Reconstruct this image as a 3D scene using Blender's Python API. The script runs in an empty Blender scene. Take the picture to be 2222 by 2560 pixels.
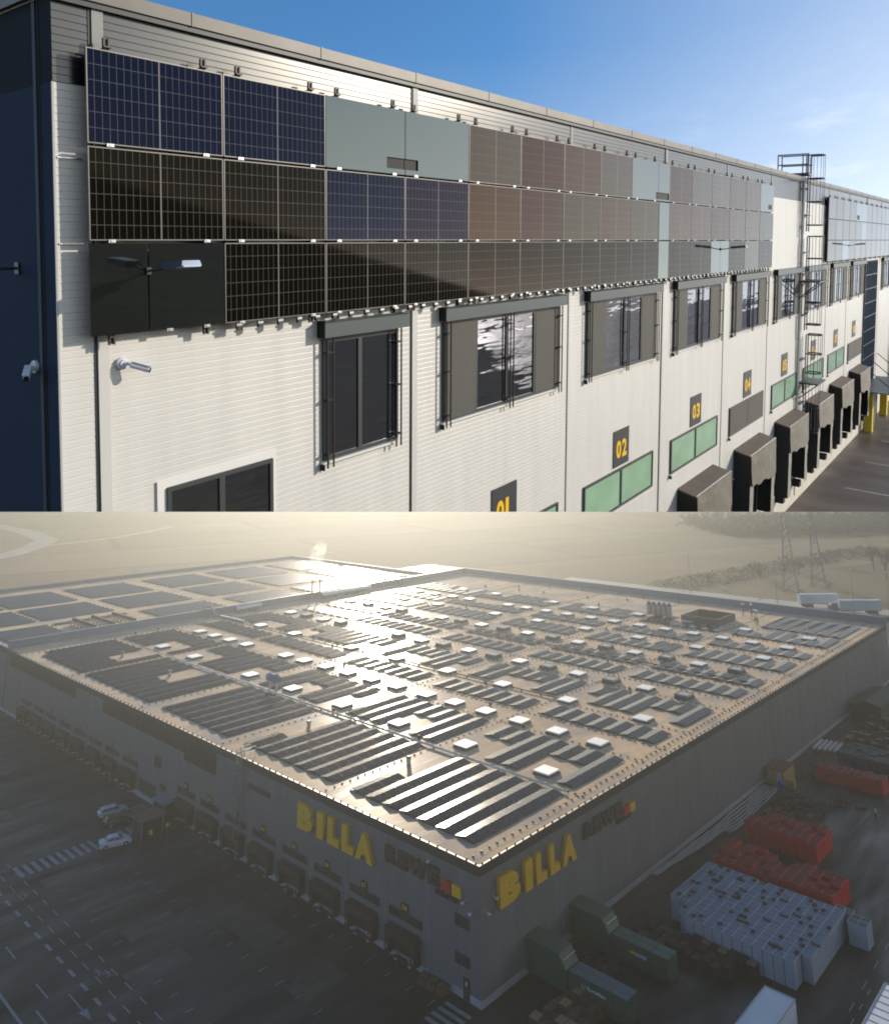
import bpy, bmesh, math, random
from mathutils import Matrix, Vector
random.seed(7)
R = math.radians
scene = bpy.context.scene

# ---------------------------------------------------------------- camera
# Two drone views share this place: the facade seen from close by stands above
# the sight plane, the big flat-roofed hall lies below it.
FPX, PPY, WPX, HPX = 1895.61, 700.0, 2222.0, 2560.0
RA = Matrix(((0.6166419, 0.7872227, 0.0057626), (0.0420152, -0.0402188, 0.9983072), (0.7861218, -0.6153559, -0.0578760)))
TA = Vector((-4.6583216, -0.7713406, 10.0189851))
RB = Matrix(((0.9995864, -0.0088820, 0.0273509), (0.0149546, 0.9729372, -0.2305854), (-0.0245626, 0.2308991, 0.9726676)))
HG = 48.6                     # camera height over the yard
AZ = 0.7266028
CORX, CORY = 0.68953, 82.27764
H = 11.3151                   # eaves height of the hall
C = Vector((0, 0, HG))

def cam2world(v):
    b = RB.transposed() @ v
    return Vector((b.x, b.z, b.y))
cx, cy, cz = cam2world(Vector((1, 0, 0))), cam2world(Vector((0, 1, 0))), cam2world(Vector((0, 0, 1)))
cam_d = bpy.data.cameras.new('camera')
cam = bpy.data.objects.new('camera', cam_d)
scene.collection.objects.link(cam)
cam.matrix_world = Matrix(((cx.x, cy.x, -cz.x, 0), (cx.y, cy.y, -cz.y, 0), (cx.z, cy.z, -cz.z, HG), (0, 0, 0, 1)))
cam_d.sensor_fit = 'HORIZONTAL'
cam_d.sensor_width = 36.0
cam_d.lens = FPX / WPX * 36.0
cam_d.shift_y = (PPY - HPX / 2) / WPX
cam_d.clip_start = 0.1
cam_d.clip_end = 20000
scene.camera = cam

# local frames: A = facade (x along wall, y into wall, z up), B = hall (x along right facade, y along left facade)
ua, na, za = cam2world(RA.col[0]), cam2world(RA.col[1]), cam2world(RA.col[2])
oa = cam2world(TA) + C
MA = Matrix(((ua.x, -na.x, za.x, oa.x), (ua.y, -na.y, za.y, oa.y), (ua.z, -na.z, za.z, oa.z), (0, 0, 0, 1)))
sa, ca = math.sin(AZ), math.cos(AZ)
MB = Matrix(((sa, -ca, 0, CORX), (ca, sa, 0, CORY), (0, 0, 1, 0), (0, 0, 0, 1)))
SPLIT_K = (1279.6 - PPY) / FPX
SPN = (cy + SPLIT_K * cz).normalized()      # normal of the sight plane that parts the two sites

# ---------------------------------------------------------------- sky, suns, exposure
world = bpy.data.worlds.new('World'); scene.world = world
world.use_nodes = True
wt = world.node_tree; wt.nodes.clear()
wo = wt.nodes.new('ShaderNodeOutputWorld'); bg = wt.nodes.new('ShaderNodeBackground')
sky = wt.nodes.new('ShaderNodeTexSky'); sky.sky_type = 'NISHITA'; sky.sun_disc = False
def dir_from(v):
    v = v.normalized()
    return v
SUN_A = dir_from(MA.to_3x3() @ Vector((1.28, -1.0, 0.60)))
SUN_B = dir_from(Vector((math.sin(R(-6.4)) * math.cos(R(12.0)), math.cos(R(-6.4)) * math.cos(R(12.0)), math.sin(R(12.0)))))
sky.sun_elevation = math.asin(SUN_A.z)
sky.sun_rotation = math.atan2(SUN_A.x, SUN_A.y) - R(8)
sky.altitude = 200; sky.air_density = 1.0; sky.dust_density = 0.25; sky.ozone_density = 1.6
bg.inputs['Strength'].default_value = 0.082
# a few thin clouds low in the sky
tc = wt.nodes.new('ShaderNodeTexCoord')
mp = wt.nodes.new('ShaderNodeMapping'); mp.inputs['Scale'].default_value = (5, 5, 16)
nz = wt.nodes.new('ShaderNodeTexNoise'); nz.inputs['Scale'].default_value = 1.6; nz.inputs['Detail'].default_value = 8; nz.inputs['Roughness'].default_value = 0.6
cr = wt.nodes.new('ShaderNodeValToRGB'); cr.color_ramp.elements[0].position = 0.52; cr.color_ramp.elements[1].position = 0.78
sep = wt.nodes.new('ShaderNodeSeparateXYZ')
lo = wt.nodes.new('ShaderNodeMapRange'); lo.inputs['From Min'].default_value = 0.47; lo.inputs['From Max'].default_value = 0.25
m1 = wt.nodes.new('ShaderNodeMath'); m1.operation = 'MULTIPLY'
m2 = wt.nodes.new('ShaderNodeMath'); m2.operation = 'MULTIPLY'
rt = wt.nodes.new('ShaderNodeMapRange'); rt.inputs['From Min'].default_value = 0.12; rt.inputs['From Max'].default_value = 0.45
mixc = wt.nodes.new('ShaderNodeMixRGB'); mixc.inputs['Color2'].default_value = (6.5, 6.6, 6.9, 1)
lk = wt.links.new
lk(tc.outputs['Generated'], mp.inputs['Vector']); lk(mp.outputs['Vector'], nz.inputs['Vector']); lk(nz.outputs['Fac'], cr.inputs['Fac'])
lk(tc.outputs['Generated'], sep.inputs['Vector']); lk(sep.outputs['Z'], lo.inputs['Value']); lk(sep.outputs['X'], rt.inputs['Value'])
lk(cr.outputs['Color'], m1.inputs[0]); lk(lo.outputs['Result'], m1.inputs[1]); lk(m1.outputs[0], m2.inputs[0]); lk(rt.outputs['Result'], m2.inputs[1])
hs = wt.nodes.new('ShaderNodeHueSaturation'); hs.inputs['Value'].default_value = 1.14
sat = wt.nodes.new('ShaderNodeMapRange'); sat.inputs['From Min'].default_value = 0.12; sat.inputs['From Max'].default_value = 0.50; sat.inputs['To Min'].default_value = 0.55; sat.inputs['To Max'].default_value = 1.28
lk(sep.outputs['Z'], sat.inputs['Value'])
sx = wt.nodes.new('ShaderNodeMapRange'); sx.inputs['From Min'].default_value = 0.05; sx.inputs['From Max'].default_value = 0.5; sx.inputs['To Min'].default_value = 1.0; sx.inputs['To Max'].default_value = 0.62
sm_ = wt.nodes.new('ShaderNodeMath'); sm_.operation = 'MULTIPLY'; lk(sep.outputs['X'], sx.inputs['Value']); lk(sat.outputs['Result'], sm_.inputs[0]); lk(sx.outputs['Result'], sm_.inputs[1]); lk(sm_.outputs[0], hs.inputs['Saturation'])
far = wt.nodes.new('ShaderNodeMapRange'); far.inputs['From Min'].default_value = 0.62; far.inputs['From Max'].default_value = 0.5; lk(sep.outputs['X'], far.inputs['Value'])
m3 = wt.nodes.new('ShaderNodeMath'); m3.operation = 'MULTIPLY'; lk(m2.outputs[0], m3.inputs[0]); lk(far.outputs['Result'], m3.inputs[1]); lk(m3.outputs[0], mixc.inputs['Fac'])
lk(sky.outputs['Color'], hs.inputs['Color']); lk(hs.outputs['Color'], mixc.inputs['Color1']); lk(mixc.outputs['Color'], bg.inputs['Color'])
lk(bg.outputs['Background'], wo.inputs['Surface'])

site_a = bpy.data.collections.new('facade_site'); site_b = bpy.data.collections.new('hall_site')
scene.collection.children.link(site_a); scene.collection.children.link(site_b)
def sun(name, d, strength, col, angle, receivers):
    ld = bpy.data.lights.new(name, 'SUN'); ld.energy = strength; ld.color = col; ld.angle = R(angle)
    o = bpy.data.objects.new(name, ld); scene.collection.objects.link(o)
    o.rotation_euler = d.to_track_quat('Z', 'Y').to_euler()
    o.location = d * 300 + C
    o.light_linking.receiver_collection = receivers
    return o
sun('sun_facade_day', SUN_A, 2.05, (1.0, 0.91, 0.78), 0.6, site_a)
sun('sun_hall_day', SUN_B, 5.0, (1.0, 0.87, 0.70), 0.6, site_b)
scene.view_settings.view_transform = 'Standard'; scene.view_settings.look = 'None'
scene.view_settings.exposure = 1.1; scene.view_settings.gamma = 1.0
scene.cycles.use_denoising = True
scene.cycles.filter_width = 1.9
scene.cycles.max_bounces = 6; scene.cycles.volume_bounces = 1
scene.cycles.diffuse_bounces = 3; scene.cycles.glossy_bounces = 3
scene.cycles.caustics_reflective = False; scene.cycles.caustics_refractive = False

# ---------------------------------------------------------------- materials
MATS = {}
def mat(name, col, rough=0.6, metal=0.0, noise=None, ior=1.45, coat=0.0, bump=None, rn=None, emit=None, tint=None, stretch=(1, 1, 1)):
    if name in MATS: return MATS[name]
    m = bpy.data.materials.new(name); m.use_nodes = True
    t = m.node_tree; p = t.nodes['Principled BSDF']; L = t.links.new
    p.inputs['Base Color'].default_value = (*col, 1); p.inputs['Roughness'].default_value = rough
    p.inputs['Metallic'].default_value = metal; p.inputs['IOR'].default_value = ior
    if coat: p.inputs['Coat Weight'].default_value = coat; p.inputs['Coat Roughness'].default_value = 0.05
    if tint: p.inputs['Specular Tint'].default_value = (*tint, 1)
    if noise or bump or rn:
        co = t.nodes.new('ShaderNodeTexCoord'); mpg = t.nodes.new('ShaderNodeMapping'); mpg.inputs['Scale'].default_value = stretch
        L(co.outputs['Object'], mpg.inputs['Vector'])
    if noise:
        sc, amt = noise
        n = t.nodes.new('ShaderNodeTexNoise'); n.inputs['Scale'].default_value = sc; n.inputs['Detail'].default_value = 6; n.inputs['Roughness'].default_value = 0.62
        L(mpg.outputs['Vector'], n.inputs['Vector'])
        mr = t.nodes.new('ShaderNodeMapRange'); mr.inputs['From Min'].default_value = 0.3; mr.inputs['From Max'].default_value = 0.7
        mr.inputs['To Min'].default_value = 1 - amt; mr.inputs['To Max'].default_value = 1 + amt
        L(n.outputs['Fac'], mr.inputs['Value'])
        mx = t.nodes.new('ShaderNodeVectorMath'); mx.operation = 'SCALE'; mx.inputs[0].default_value = col
        L(mr.outputs['Result'], mx.inputs['Scale']); L(mx.outputs['Vector'], p.inputs['Base Color'])
    if rn:
        n = t.nodes.new('ShaderNodeTexNoise'); n.inputs['Scale'].default_value = rn[0]; n.inputs['Detail'].default_value = 4
        L(mpg.outputs['Vector'], n.inputs['Vector'])
        mr = t.nodes.new('ShaderNodeMapRange'); mr.inputs['From Min'].default_value = 0.35; mr.inputs['From Max'].default_value = 0.65
        mr.inputs['To Min'].default_value = rn[1]; mr.inputs['To Max'].default_value = rn[2]
        L(n.outputs['Fac'], mr.inputs['Value']); L(mr.outputs['Result'], p.inputs['Roughness'])
    if bump:
        n = t.nodes.new('ShaderNodeTexNoise'); n.inputs['Scale'].default_value = bump[0]; n.inputs['Detail'].default_value = 3
        L(mpg.outputs['Vector'], n.inputs['Vector'])
        b = t.nodes.new('ShaderNodeBump'); b.inputs['Strength'].default_value = bump[1]; b.inputs['Distance'].default_value = bump[2]
        L(n.outputs['Fac'], b.inputs['Height']); L(b.outputs['Normal'], p.inputs['Normal'])
    if emit:
        p.inputs['Emission Color'].default_value = (*emit[:3], 1); p.inputs['Emission Strength'].default_value = emit[3]
    MATS[name] = m
    return m

# ---------------------------------------------------------------- mesh builder
class MBd:
    def __init__(s): s.v, s.f, s.m = [], [], []
    def face(s, pts, m=0):
        n = len(s.v); s.v += [tuple(p) for p in pts]; s.f.append(tuple(range(n, n + len(pts)))); s.m.append(m)
    def box(s, x0, y0, z0, x1, y1, z1, m=0):
        if x0 > x1: x0, x1 = x1, x0
        if y0 > y1: y0, y1 = y1, y0
        if z0 > z1: z0, z1 = z1, z0
        n = len(s.v)
        s.v += [(x0, y0, z0), (x1, y0, z0), (x1, y1, z0), (x0, y1, z0), (x0, y0, z1), (x1, y0, z1), (x1, y1, z1), (x0, y1, z1)]
        for q in ((0, 3, 2, 1), (4, 5, 6, 7), (0, 1, 5, 4), (1, 2, 6, 5), (2, 3, 7, 6), (3, 0, 4, 7)):
            s.f.append(tuple(n + i for i in q)); s.m.append(m)
        return s
    def hexa(s, b, t, m=0):      # 4 bottom points, 4 top points, counter-clockwise from above
        n = len(s.v); s.v += [tuple(p) for p in b] + [tuple(p) for p in t]
        for q in ((0, 3, 2, 1), (4, 5, 6, 7), (0, 1, 5, 4), (1, 2, 6, 5), (2, 3, 7, 6), (3, 0, 4, 7)):
            s.f.append(tuple(n + i for i in q)); s.m.append(m)
        return s
    def tube(s, p, q, r, n=6, m=0, r2=None, caps=True):
        p, q = Vector(p), Vector(q); d = (q - p)
        if d.length < 1e-6: return s
        a = d.orthogonal().normalized(); b = d.normalized().cross(a); k = len(s.v); r2 = r if r2 is None else r2
        for c, rr in ((p, r), (q, r2)):
            for i in range(n):
                t = 2 * math.pi * i / n
                s.v.append(tuple(c + (a * math.cos(t) + b * math.sin(t)) * rr))
        for i in range(n):
            s.f.append((k + i, k + (i + 1) % n, k + n + (i + 1) % n, k + n + i)); s.m.append(m)
        if caps:
            s.f.append(tuple(k + i for i in reversed(range(n)))); s.m.append(m)
            s.f.append(tuple(k + n + i for i in range(n))); s.m.append(m)
        return s
    def path(s, pts, r, n=6, m=0):
        for i in range(len(pts) - 1): s.tube(pts[i], pts[i + 1], r, n, m)
        return s
    def prism(s, pts, lo, hi, axis='y', m=0):   # pts in the other two axes
        def P(p, t):
            return {'x': (t, p[0], p[1]), 'y': (p[0], t, p[1]), 'z': (p[0], p[1], t)}[axis]
        n, k = len(pts), len(s.v)
        s.v += [P(p, lo) for p in pts] + [P(p, hi) for p in pts]
        for i in range(n):
            s.f.append((k + i, k + (i + 1) % n, k + n + (i + 1) % n, k + n + i)); s.m.append(m)
        s.f.append(tuple(k + i for i in reversed(range(n)))); s.m.append(m)
        s.f.append(tuple(k + n + i for i in range(n))); s.m.append(m)
        return s
    def xf(s, M, start=0):
        for i in range(start, len(s.v)): s.v[i] = tuple(M @ Vector(s.v[i]))
        return s
    def mesh(s, name, mats, smooth=False, fix=True):
        me = bpy.data.meshes.new(name); me.from_pydata(s.v, [], s.f)
        for mt in (mats if isinstance(mats, (list, tuple)) else [mats]): me.materials.append(mt)
        me.polygons.foreach_set('material_index', s.m)
        if fix:
            bm = bmesh.new(); bm.from_mesh(me); bmesh.ops.recalc_face_normals(bm, faces=bm.faces); bm.to_mesh(me); bm.free()
        if smooth: me.polygons.foreach_set('use_smooth', [True] * len(me.polygons))
        me.update()
        return me

COL = {'c': site_a, 'M': MA}
def site(w):
    COL['c'], COL['M'] = (site_a, MA) if w == 'A' else (site_b, MB)
def part(name, me, parent, loc=None, rotz=None, label=None):
    o = bpy.data.objects.new(name, me); COL['c'].objects.link(o)
    if parent is not None: o.parent = parent
    if loc: o.location = loc
    if rotz: o.rotation_euler = (0, 0, rotz)
    if label: o['label'] = label
    return o
def props(o, label=None, cat=None, group=None, kind=None):
    if label: o['label'] = label
    if cat: o['category'] = cat
    if group: o['group'] = group
    if kind: o['kind'] = kind
    return o
def thing(name, label, cat, loc=(0, 0, 0), rotz=0.0, group=None, me=None):
    o = bpy.data.objects.new(name, me); COL['c'].objects.link(o)
    o.matrix_world = COL['M'] @ Matrix.Translation(loc) @ Matrix.Rotation(rotz, 4, 'Z')
    return props(o, label, cat, group)
def clone(root, label, loc, rotz=0.0, group=None):
    def cp(o, par):
        c = o.copy(); COL['c'].objects.link(c)
        if par is not None: c.parent = par
        for ch in KIDS.get(o.name, []): cp(ch, c)
        return c
    r = cp(root, None)
    r.matrix_world = COL['M'] @ Matrix.Translation(loc) @ Matrix.Rotation(rotz, 4, 'Z')
    if label: r['label'] = label
    if group: r['group'] = group
    return r
KIDS = {}
def keep(root):
    """remember a finished thing's tree so that it can be copied"""
    for o in [root] + list(root.children_recursive): KIDS[o.name] = list(o.children)
    return root
def glyph(txt, w, h, depth, offset=0.02, spacing=1.0):
    """a word as a solid mesh, fitted to w x h in x/y, thickness along z"""
    cu = bpy.data.curves.new('t', 'FONT'); cu.body = txt; cu.extrude = 0.05; cu.offset = offset; cu.space_character = spacing; cu.resolution_u = 3
    o = bpy.data.objects.new('t', cu); scene.collection.objects.link(o)
    dg = bpy.context.evaluated_depsgraph_get(); dg.update()
    me = bpy.data.meshes.new_from_object(o.evaluated_get(dg)); bpy.data.objects.remove(o)
    xs = [v.co.x for v in me.vertices]; ys = [v.co.y for v in me.vertices]
    x0, x1, y0, y1 = min(xs), max(xs), min(ys), max(ys)
    for v in me.vertices:
        v.co = ((v.co.x - x0) / (x1 - x0) * w, (v.co.y - y0) / (y1 - y0) * h, (v.co.z + 0.05) / 0.1 * depth)
    me.materials.clear()
    return me
def place_glyph(me, mt, origin, X, Y, Z):
    M = Matrix(((X[0], Y[0], Z[0], origin[0]), (X[1], Y[1], Z[1], origin[1]), (X[2], Y[2], Z[2], origin[2]), (0, 0, 0, 1)))
    me.transform(M); me.materials.append(mt); me.update()
    return me

# ================================================================= SITE A: the facade seen from close by
site('A')
YW = 0.22                                   # outer face of the cladding; panel fronts lie at y = 0
P, RH = 2.1, 1.275
clad_white = mat('cladding_white', (0.60, 0.582, 0.545), 0.40, noise=(0.9, 0.055), stretch=(2.2, 1, 0.22))
clad_grey = mat('cladding_grey', (0.095, 0.093, 0.088), 0.26, metal=0.85, noise=(0.7, 0.06))
trim_dark = mat('trim_dark', (0.035, 0.038, 0.04), 0.45)
trim_white = mat('trim_white', (0.72, 0.70, 0.66), 0.4)
fascia_m = mat('fascia_metal', (0.12, 0.112, 0.10), 0.5, metal=0.3, noise=(1.2, 0.12))
frame_dark = mat('window_frame_grey', (0.055, 0.06, 0.062), 0.4)
glass_m = mat('window_glass', (0.012, 0.014, 0.02), 0.04, ior=2.7, bump=(0.8, 0.35, 0.08), stretch=(0.45, 1, 2.0), tint=(0.85, 0.86, 1.0))
glass_green = mat('green_glass', (0.30, 0.47, 0.32), 0.12, noise=(0.8, 0.12), coat=0.5)
glass_blue = mat('blue_glass', (0.03, 0.06, 0.13), 0.06, ior=1.8)
screen_m = mat('fabric_screen', (0.085, 0.08, 0.07), 0.75, noise=(6, 0.06))
box_m = mat('screen_box_grey', (0.075, 0.09, 0.088), 0.45, noise=(2, 0.05))
black_m = mat('black_rubber', (0.012, 0.011, 0.011), 0.7)
shelter_top = mat('shelter_cloth', (0.095, 0.07, 0.052), 0.75, noise=(3, 0.15))
shelter_flap = mat('shelter_flap', (0.17, 0.15, 0.12), 0.6, noise=(1.5, 0.2), bump=(1.3, 0.6, 0.1))
shelter_side = mat('shelter_pillar', (0.32, 0.30, 0.26), 0.6, noise=(2, 0.1))
plate_m = mat('mirror_black_plate', (0.008, 0.009, 0.009), 0.02, ior=1.95, tint=(0.88, 1.0, 0.95))
steel = mat('galvanised_steel', (0.45, 0.46, 0.47), 0.4, metal=0.7)
dark_steel = mat('dark_steel', (0.05, 0.055, 0.07), 0.45, metal=0.3)
alu = mat('aluminium', (0.75, 0.75, 0.75), 0.3, metal=0.8)
sign_m = mat('sign_dark_grey', (0.045, 0.047, 0.05), 0.5)
yellow_m = mat('sign_yellow', (0.85, 0.50, 0.01), 0.45)
cam_white = mat('camera_white', (0.6, 0.62, 0.66), 0.35)
concrete_w = mat('white_concrete', (0.62, 0.58, 0.50), 0.8, noise=(1.5, 0.12))

def pv_mat(name, base, tint, nx=20, nz_=6, w=2.08, h=1.235, lw=0.0034, ior=1.5, lines=0.10):
    m = bpy.data.materials.new(name); m.use_nodes = True; t = m.node_tree; p = t.nodes['Principled BSDF']; L = t.links.new
    p.inputs['Roughness'].default_value = 0.045; p.inputs['IOR'].default_value = ior; p.inputs['Specular Tint'].default_value = (*tint, 1)
    co = t.nodes.new('ShaderNodeTexCoord'); sp = t.nodes.new('ShaderNodeSeparateXYZ'); L(co.outputs['Object'], sp.inputs['Vector'])
    def line(sock, n, size, width):
        a = t.nodes.new('ShaderNodeMath'); a.operation = 'MULTIPLY'; a.inputs[1].default_value = n / size; L(sock, a.inputs[0])
        b = t.nodes.new('ShaderNodeMath'); b.operation = 'PINGPONG'; b.inputs[1].default_value = 0.5; L(a.outputs[0], b.inputs[0])
        c = t.nodes.new('ShaderNodeMath'); c.operation = 'LESS_THAN'; c.inputs[1].default_value = width * n / size; L(b.outputs[0], c.inputs[0])
        return c.outputs[0]
    v = line(sp.outputs['X'], nx, w, lw); hz = line(sp.outputs['Z'], nz_, h, lw * 1.1); mid = line(sp.outputs['X'], 2, w, 0.011)
    mx = t.nodes.new('ShaderNodeMath'); mx.operation = 'MAXIMUM'; L(v, mx.inputs[0]); L(hz, mx.inputs[1])
    mc = t.nodes.new('ShaderNodeMixRGB'); mc.inputs['Color1'].default_value = (*base, 1); mc.inputs['Color2'].default_value = (lines, lines * 0.97, lines * 0.9, 1)
    L(mx.outputs[0], mc.inputs['Fac'])
    mc2 = t.nodes.new('ShaderNodeMixRGB'); mc2.inputs['Color2'].default_value = (0.20, 0.185, 0.17, 1)
    L(mc.outputs['Color'], mc2.inputs['Color1']); L(mid, mc2.inputs['Fac']); L(mc2.outputs['Color'], p.inputs['Base Color'])
    return m
PV = {
    'blue': pv_mat('pv_blue_black', (0.0025, 0.0032, 0.009), (0.30, 0.42, 0.9), ior=1.27),
    'dark': pv_mat('pv_black', (0.006, 0.005, 0.0035), (0.30, 0.26, 0.22), ior=1.24),
    'purple': pv_mat('pv_violet_black', (0.005, 0.004, 0.012), (0.5, 0.38, 0.75), ior=1.28),
    'warm': pv_mat('pv_warm_black', (0.010, 0.0065, 0.0045), (0.9, 0.6, 0.42), ior=1.19),
    'tan': pv_mat('pv_tan_black', (0.048, 0.026, 0.014), (1.0, 0.55, 0.33), ior=1.31),
    'red': pv_mat('pv_russet_black', (0.042, 0.022, 0.016), (1.0, 0.50, 0.38), ior=1.28),
    'grey': pv_mat('pv_grey_black', (0.050, 0.040, 0.030), (1.0, 0.75, 0.55), ior=1.34),
    'olive': pv_mat('pv_olive_black', (0.042, 0.034, 0.020), (0.95, 0.72, 0.45), ior=1.30),
}
pv_frame = mat('pv_frame_silver', (0.20, 0.185, 0.17), 0.4, metal=0.5)

# ---- the building
bldA = thing('warehouse', 'long warehouse front of white ribbed cladding under a dark grey top band', 'warehouse')
def ribs(bm, x0, x1, z0, z1, pitch=0.1, y=YW, m=0, axis='x', dp_=0.003, tl=0.002):
    n = int(round((z1 - z0) / pitch)); z = z0
    for i in range(n):
        za_, zb = z0 + i * pitch, z0 + (i + 1) * pitch
        g = 0.008
        prof = [(za_, y + dp_), (za_ + g, y - tl), (zb - g, y), (zb, y + dp_)]
        for (a, ya), (b, yb) in zip(prof[:-1], prof[1:]):
            if axis == 'x': bm.face([(x0, ya, a), (x1, ya, a), (x1, yb, b), (x0, yb, b)], m)
            else: bm.face([(-0.33 + (ya - y), x1, a), (-0.33 + (ya - y), x0, a), (-0.33 + (yb - y), x0, b), (-0.33 + (yb - y), x1, b)], m)
UE = 150.0
b = MBd(); ribs(b, -0.33, UE, -12.97, 3.33); part('wall', b.mesh('facade_wall', clad_white, fix=False), bldA)
b = MBd(); ribs(b, -0.33, UE, 3.33, 4.45, dp_=0.0, tl=0.004); part('top_band', b.mesh('facade_band', clad_grey, fix=False), bldA)
b = MBd(); ribs(b, YW, 40, -12.97, 3.33, axis='y', dp_=0.0012, tl=0.0); part('side_wall', b.mesh('side_wall', mat('side_cladding_shade', (0.022, 0.036, 0.068), 0.8, ior=1.2, noise=(0.6, 0.06)), fix=False), bldA)  # side cladding darker than the front, colour lowered further for its shade
b = MBd(); ribs(b, YW, 40, 3.33, 4.45, axis='y', dp_=0.0012, tl=0.0); part('side_band', b.mesh('side_band', mat('side_band_shade', (0.014, 0.019, 0.027), 0.8, ior=1.2), fix=False), bldA)  # top band carried round in a darker tone, its shade in the colour
b = MBd(); b.box(-0.42, 0.12, 4.44, UE, 0.62, 4.63); b.box(-0.42, 0.62, 4.44, 0.1, 40, 4.63)
for i in range(1, 60): b.box(i * 2.55 - 0.9, 0.112, 4.436, i * 2.55 - 0.86, 0.63, 4.638)
part('roof_edge', b.mesh('roof_edge', fascia_m), bldA)
b = MBd(); b.box(-0.36, 0.15, 4.36, UE, 0.20, 4.44); part('drip_strip', b.mesh('drip', trim_dark), bldA)
b = MBd(); b.box(0.1, 0.63, 4.3, UE, 40, 4.42); part('roof', b.mesh('roof_slab', mat('roof_grey', (0.3, 0.28, 0.25), 0.8)), bldA)
SEAMS = [0.24, 6.80, 13.37, 19.90, 26.38, 32.78, 39.05, 45.30, 51.52, 58.0, 64.4, 70.9, 77.4, 83.9, 90.4, 96.9, 103.4]
for i, s in enumerate(SEAMS):
    b = MBd(); b.box(s - 0.10, YW - 0.012, -12.9, s - 0.06, YW + 0.01, 4.43, 1)
    wd, pr = (0.10, 0.03) if (i % 3 == 0 or i < 2) else (0.02, 0.009)
    b.box(s - 0.058, YW - pr, -12.9, s + wd, YW + 0.01, 3.33, 0); b.box(s - 0.058, YW - pr, 3.331, s + wd, YW + 0.01, 4.43, 2)
    part('wall_joint', b.mesh('wall_joint', [mat('joint_cover', (0.56, 0.55, 0.52), 0.4), trim_dark, mat('joint_grey', (0.22, 0.22, 0.21), 0.4)]), bldA)
b = MBd(); b.box(-0.345, YW - 0.01, -12.9, -0.32, YW + 0.01, 3.33)
part('corner_trim', b.mesh('corner_trim', mat('corner_grey', (0.42, 0.42, 0.42), 0.4)), bldA)
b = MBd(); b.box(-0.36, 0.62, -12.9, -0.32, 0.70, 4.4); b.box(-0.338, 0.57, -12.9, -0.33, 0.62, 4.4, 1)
part('side_joint', b.mesh('side_joint', [mat('side_joint_shade', (0.035, 0.05, 0.08), 0.7), black_m]), bldA)  # joint toned like the side wall, shade included in the colour
for z in (2.37, 1.25):
    b = MBd(); b.box(-0.30, YW - 0.02, z - 0.008, 0.02, YW, z + 0.008); part('reflect_bar', b.mesh('reflect_bar', alu), bldA)  # white reflected bars on the corner wall, built as bright strips
b = MBd(); b.box(19.9, YW - 0.12, -12.95, UE, YW + 0.1, -11.55); part('plinth', b.mesh('plinth', concrete_w), bldA)

# ---- windows
def window(u0, u1, z0, z1, mull, screens=(), boxed=True, guides=(), gm=None, white_reveal=False, label=None):
    w, h = u1 - u0, z1 - z0
    fr = MBd(); t = 0.065
    fr.box(0, -0.055, 0, t, 0, h); fr.box(w - t, -0.055, 0, w, 0, h); fr.box(t, -0.055, 0, w - t, 0, t); fr.box(t, -0.055, h - t, w - t, 0, h)
    cuts = [0] + [m - u0 for m in mull] + [w]
    for m in cuts[1:-1]: fr.box(m - 0.05, -0.055, t, m + 0.05, -0.001, h - t)
    o = part('window', fr.mesh('window_frame', frame_dark), bldA, (u0, YW - 0.004, z0), label=label)
    for i in range(len(cuts) - 1):
        a, b_ = cuts[i] + 0.05, cuts[i + 1] - 0.05
        g = MBd(); g.box(a, -0.028, 0.06, b_, -0.012, h - 0.06); part('pane', g.mesh('pane', gm or glass_m), o)
        if i in screens:
            g = MBd(); g.box(a - 0.02, -0.062, 0.03, b_ + 0.02, -0.056, h - 0.03); part('sunscreen', g.mesh('sunscreen', screen_m), o)
    if boxed:
        g = MBd(); x0, x1 = -0.10, w + 0.17
        g.prism([(-0.20, h + 0.04), (-0.20, h + 0.30), (-0.01, h + 0.33), (-0.01, h + 0.04)], x0, x1, 'x')
        part('screen_box', g.mesh('screen_box', box_m), o)
        g = MBd(); g.box(x0 - 0.012, -0.205, h + 0.035, x0 - 0.001, -0.005, h + 0.335); part('box_end', g.mesh('box_end', black_m), o)
    for gx in guides:
        g = MBd(); q = gx - u0
        for dx in (-0.07, 0.07): g.box(q + dx - 0.012, -0.155, -0.12, q + dx + 0.012, -0.13, h + 0.03)
        for zz in (0.12, h * 0.5, h - 0.25): g.box(q - 0.082, -0.157, zz, q + 0.082, -0.05, zz + 0.022)
        part('guide_rail', g.mesh('guide_rail', black_m), o)
    g = MBd(); g.box(-0.04, -0.085, -0.06, w + 0.04, 0, -0.02); g.box(-0.06, -0.1, -0.16, -0.02, -0.01, -0.055, 1)
    part('sill', g.mesh('sill', [trim_white, black_m]), o)
    return o
window(4.28, 6.28, -2.68, -0.47, [5.2], (), True, (4.36, 6.2), gm=glass_m)
b = MBd()
window(1.17, 3.13, -5.4, -2.36, [2.12], (), False, ())
for (a, b_, c, d) in ((1.02, 1.17, -5.5, -2.24), (3.13, 3.20, -5.5, -2.24)):
    b.box(a, YW - 0.03, c, b_, YW, d)
b.box(1.17, YW - 0.03, -2.355, 3.13, YW, -2.24)
part('reveal_trim', b.mesh('reveal_trim', trim_white), bldA)
def bay_window(s, sw=(0, 3)):
    window(s + 0.95, s + 5.93, -2.63, -0.47, [s + 2.15, s + 3.42, s + 4.68], sw, True, (s + 1.02, s + 3.5, s + 5.86))
for i in (1, 2, 3, 4, 5, 6, 7, 8, 10, 11, 12, 13, 14): bay_window(SEAMS[i] + (0 if i < 9 else 0.1))
BROWN = {4, 8, 11}
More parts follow.
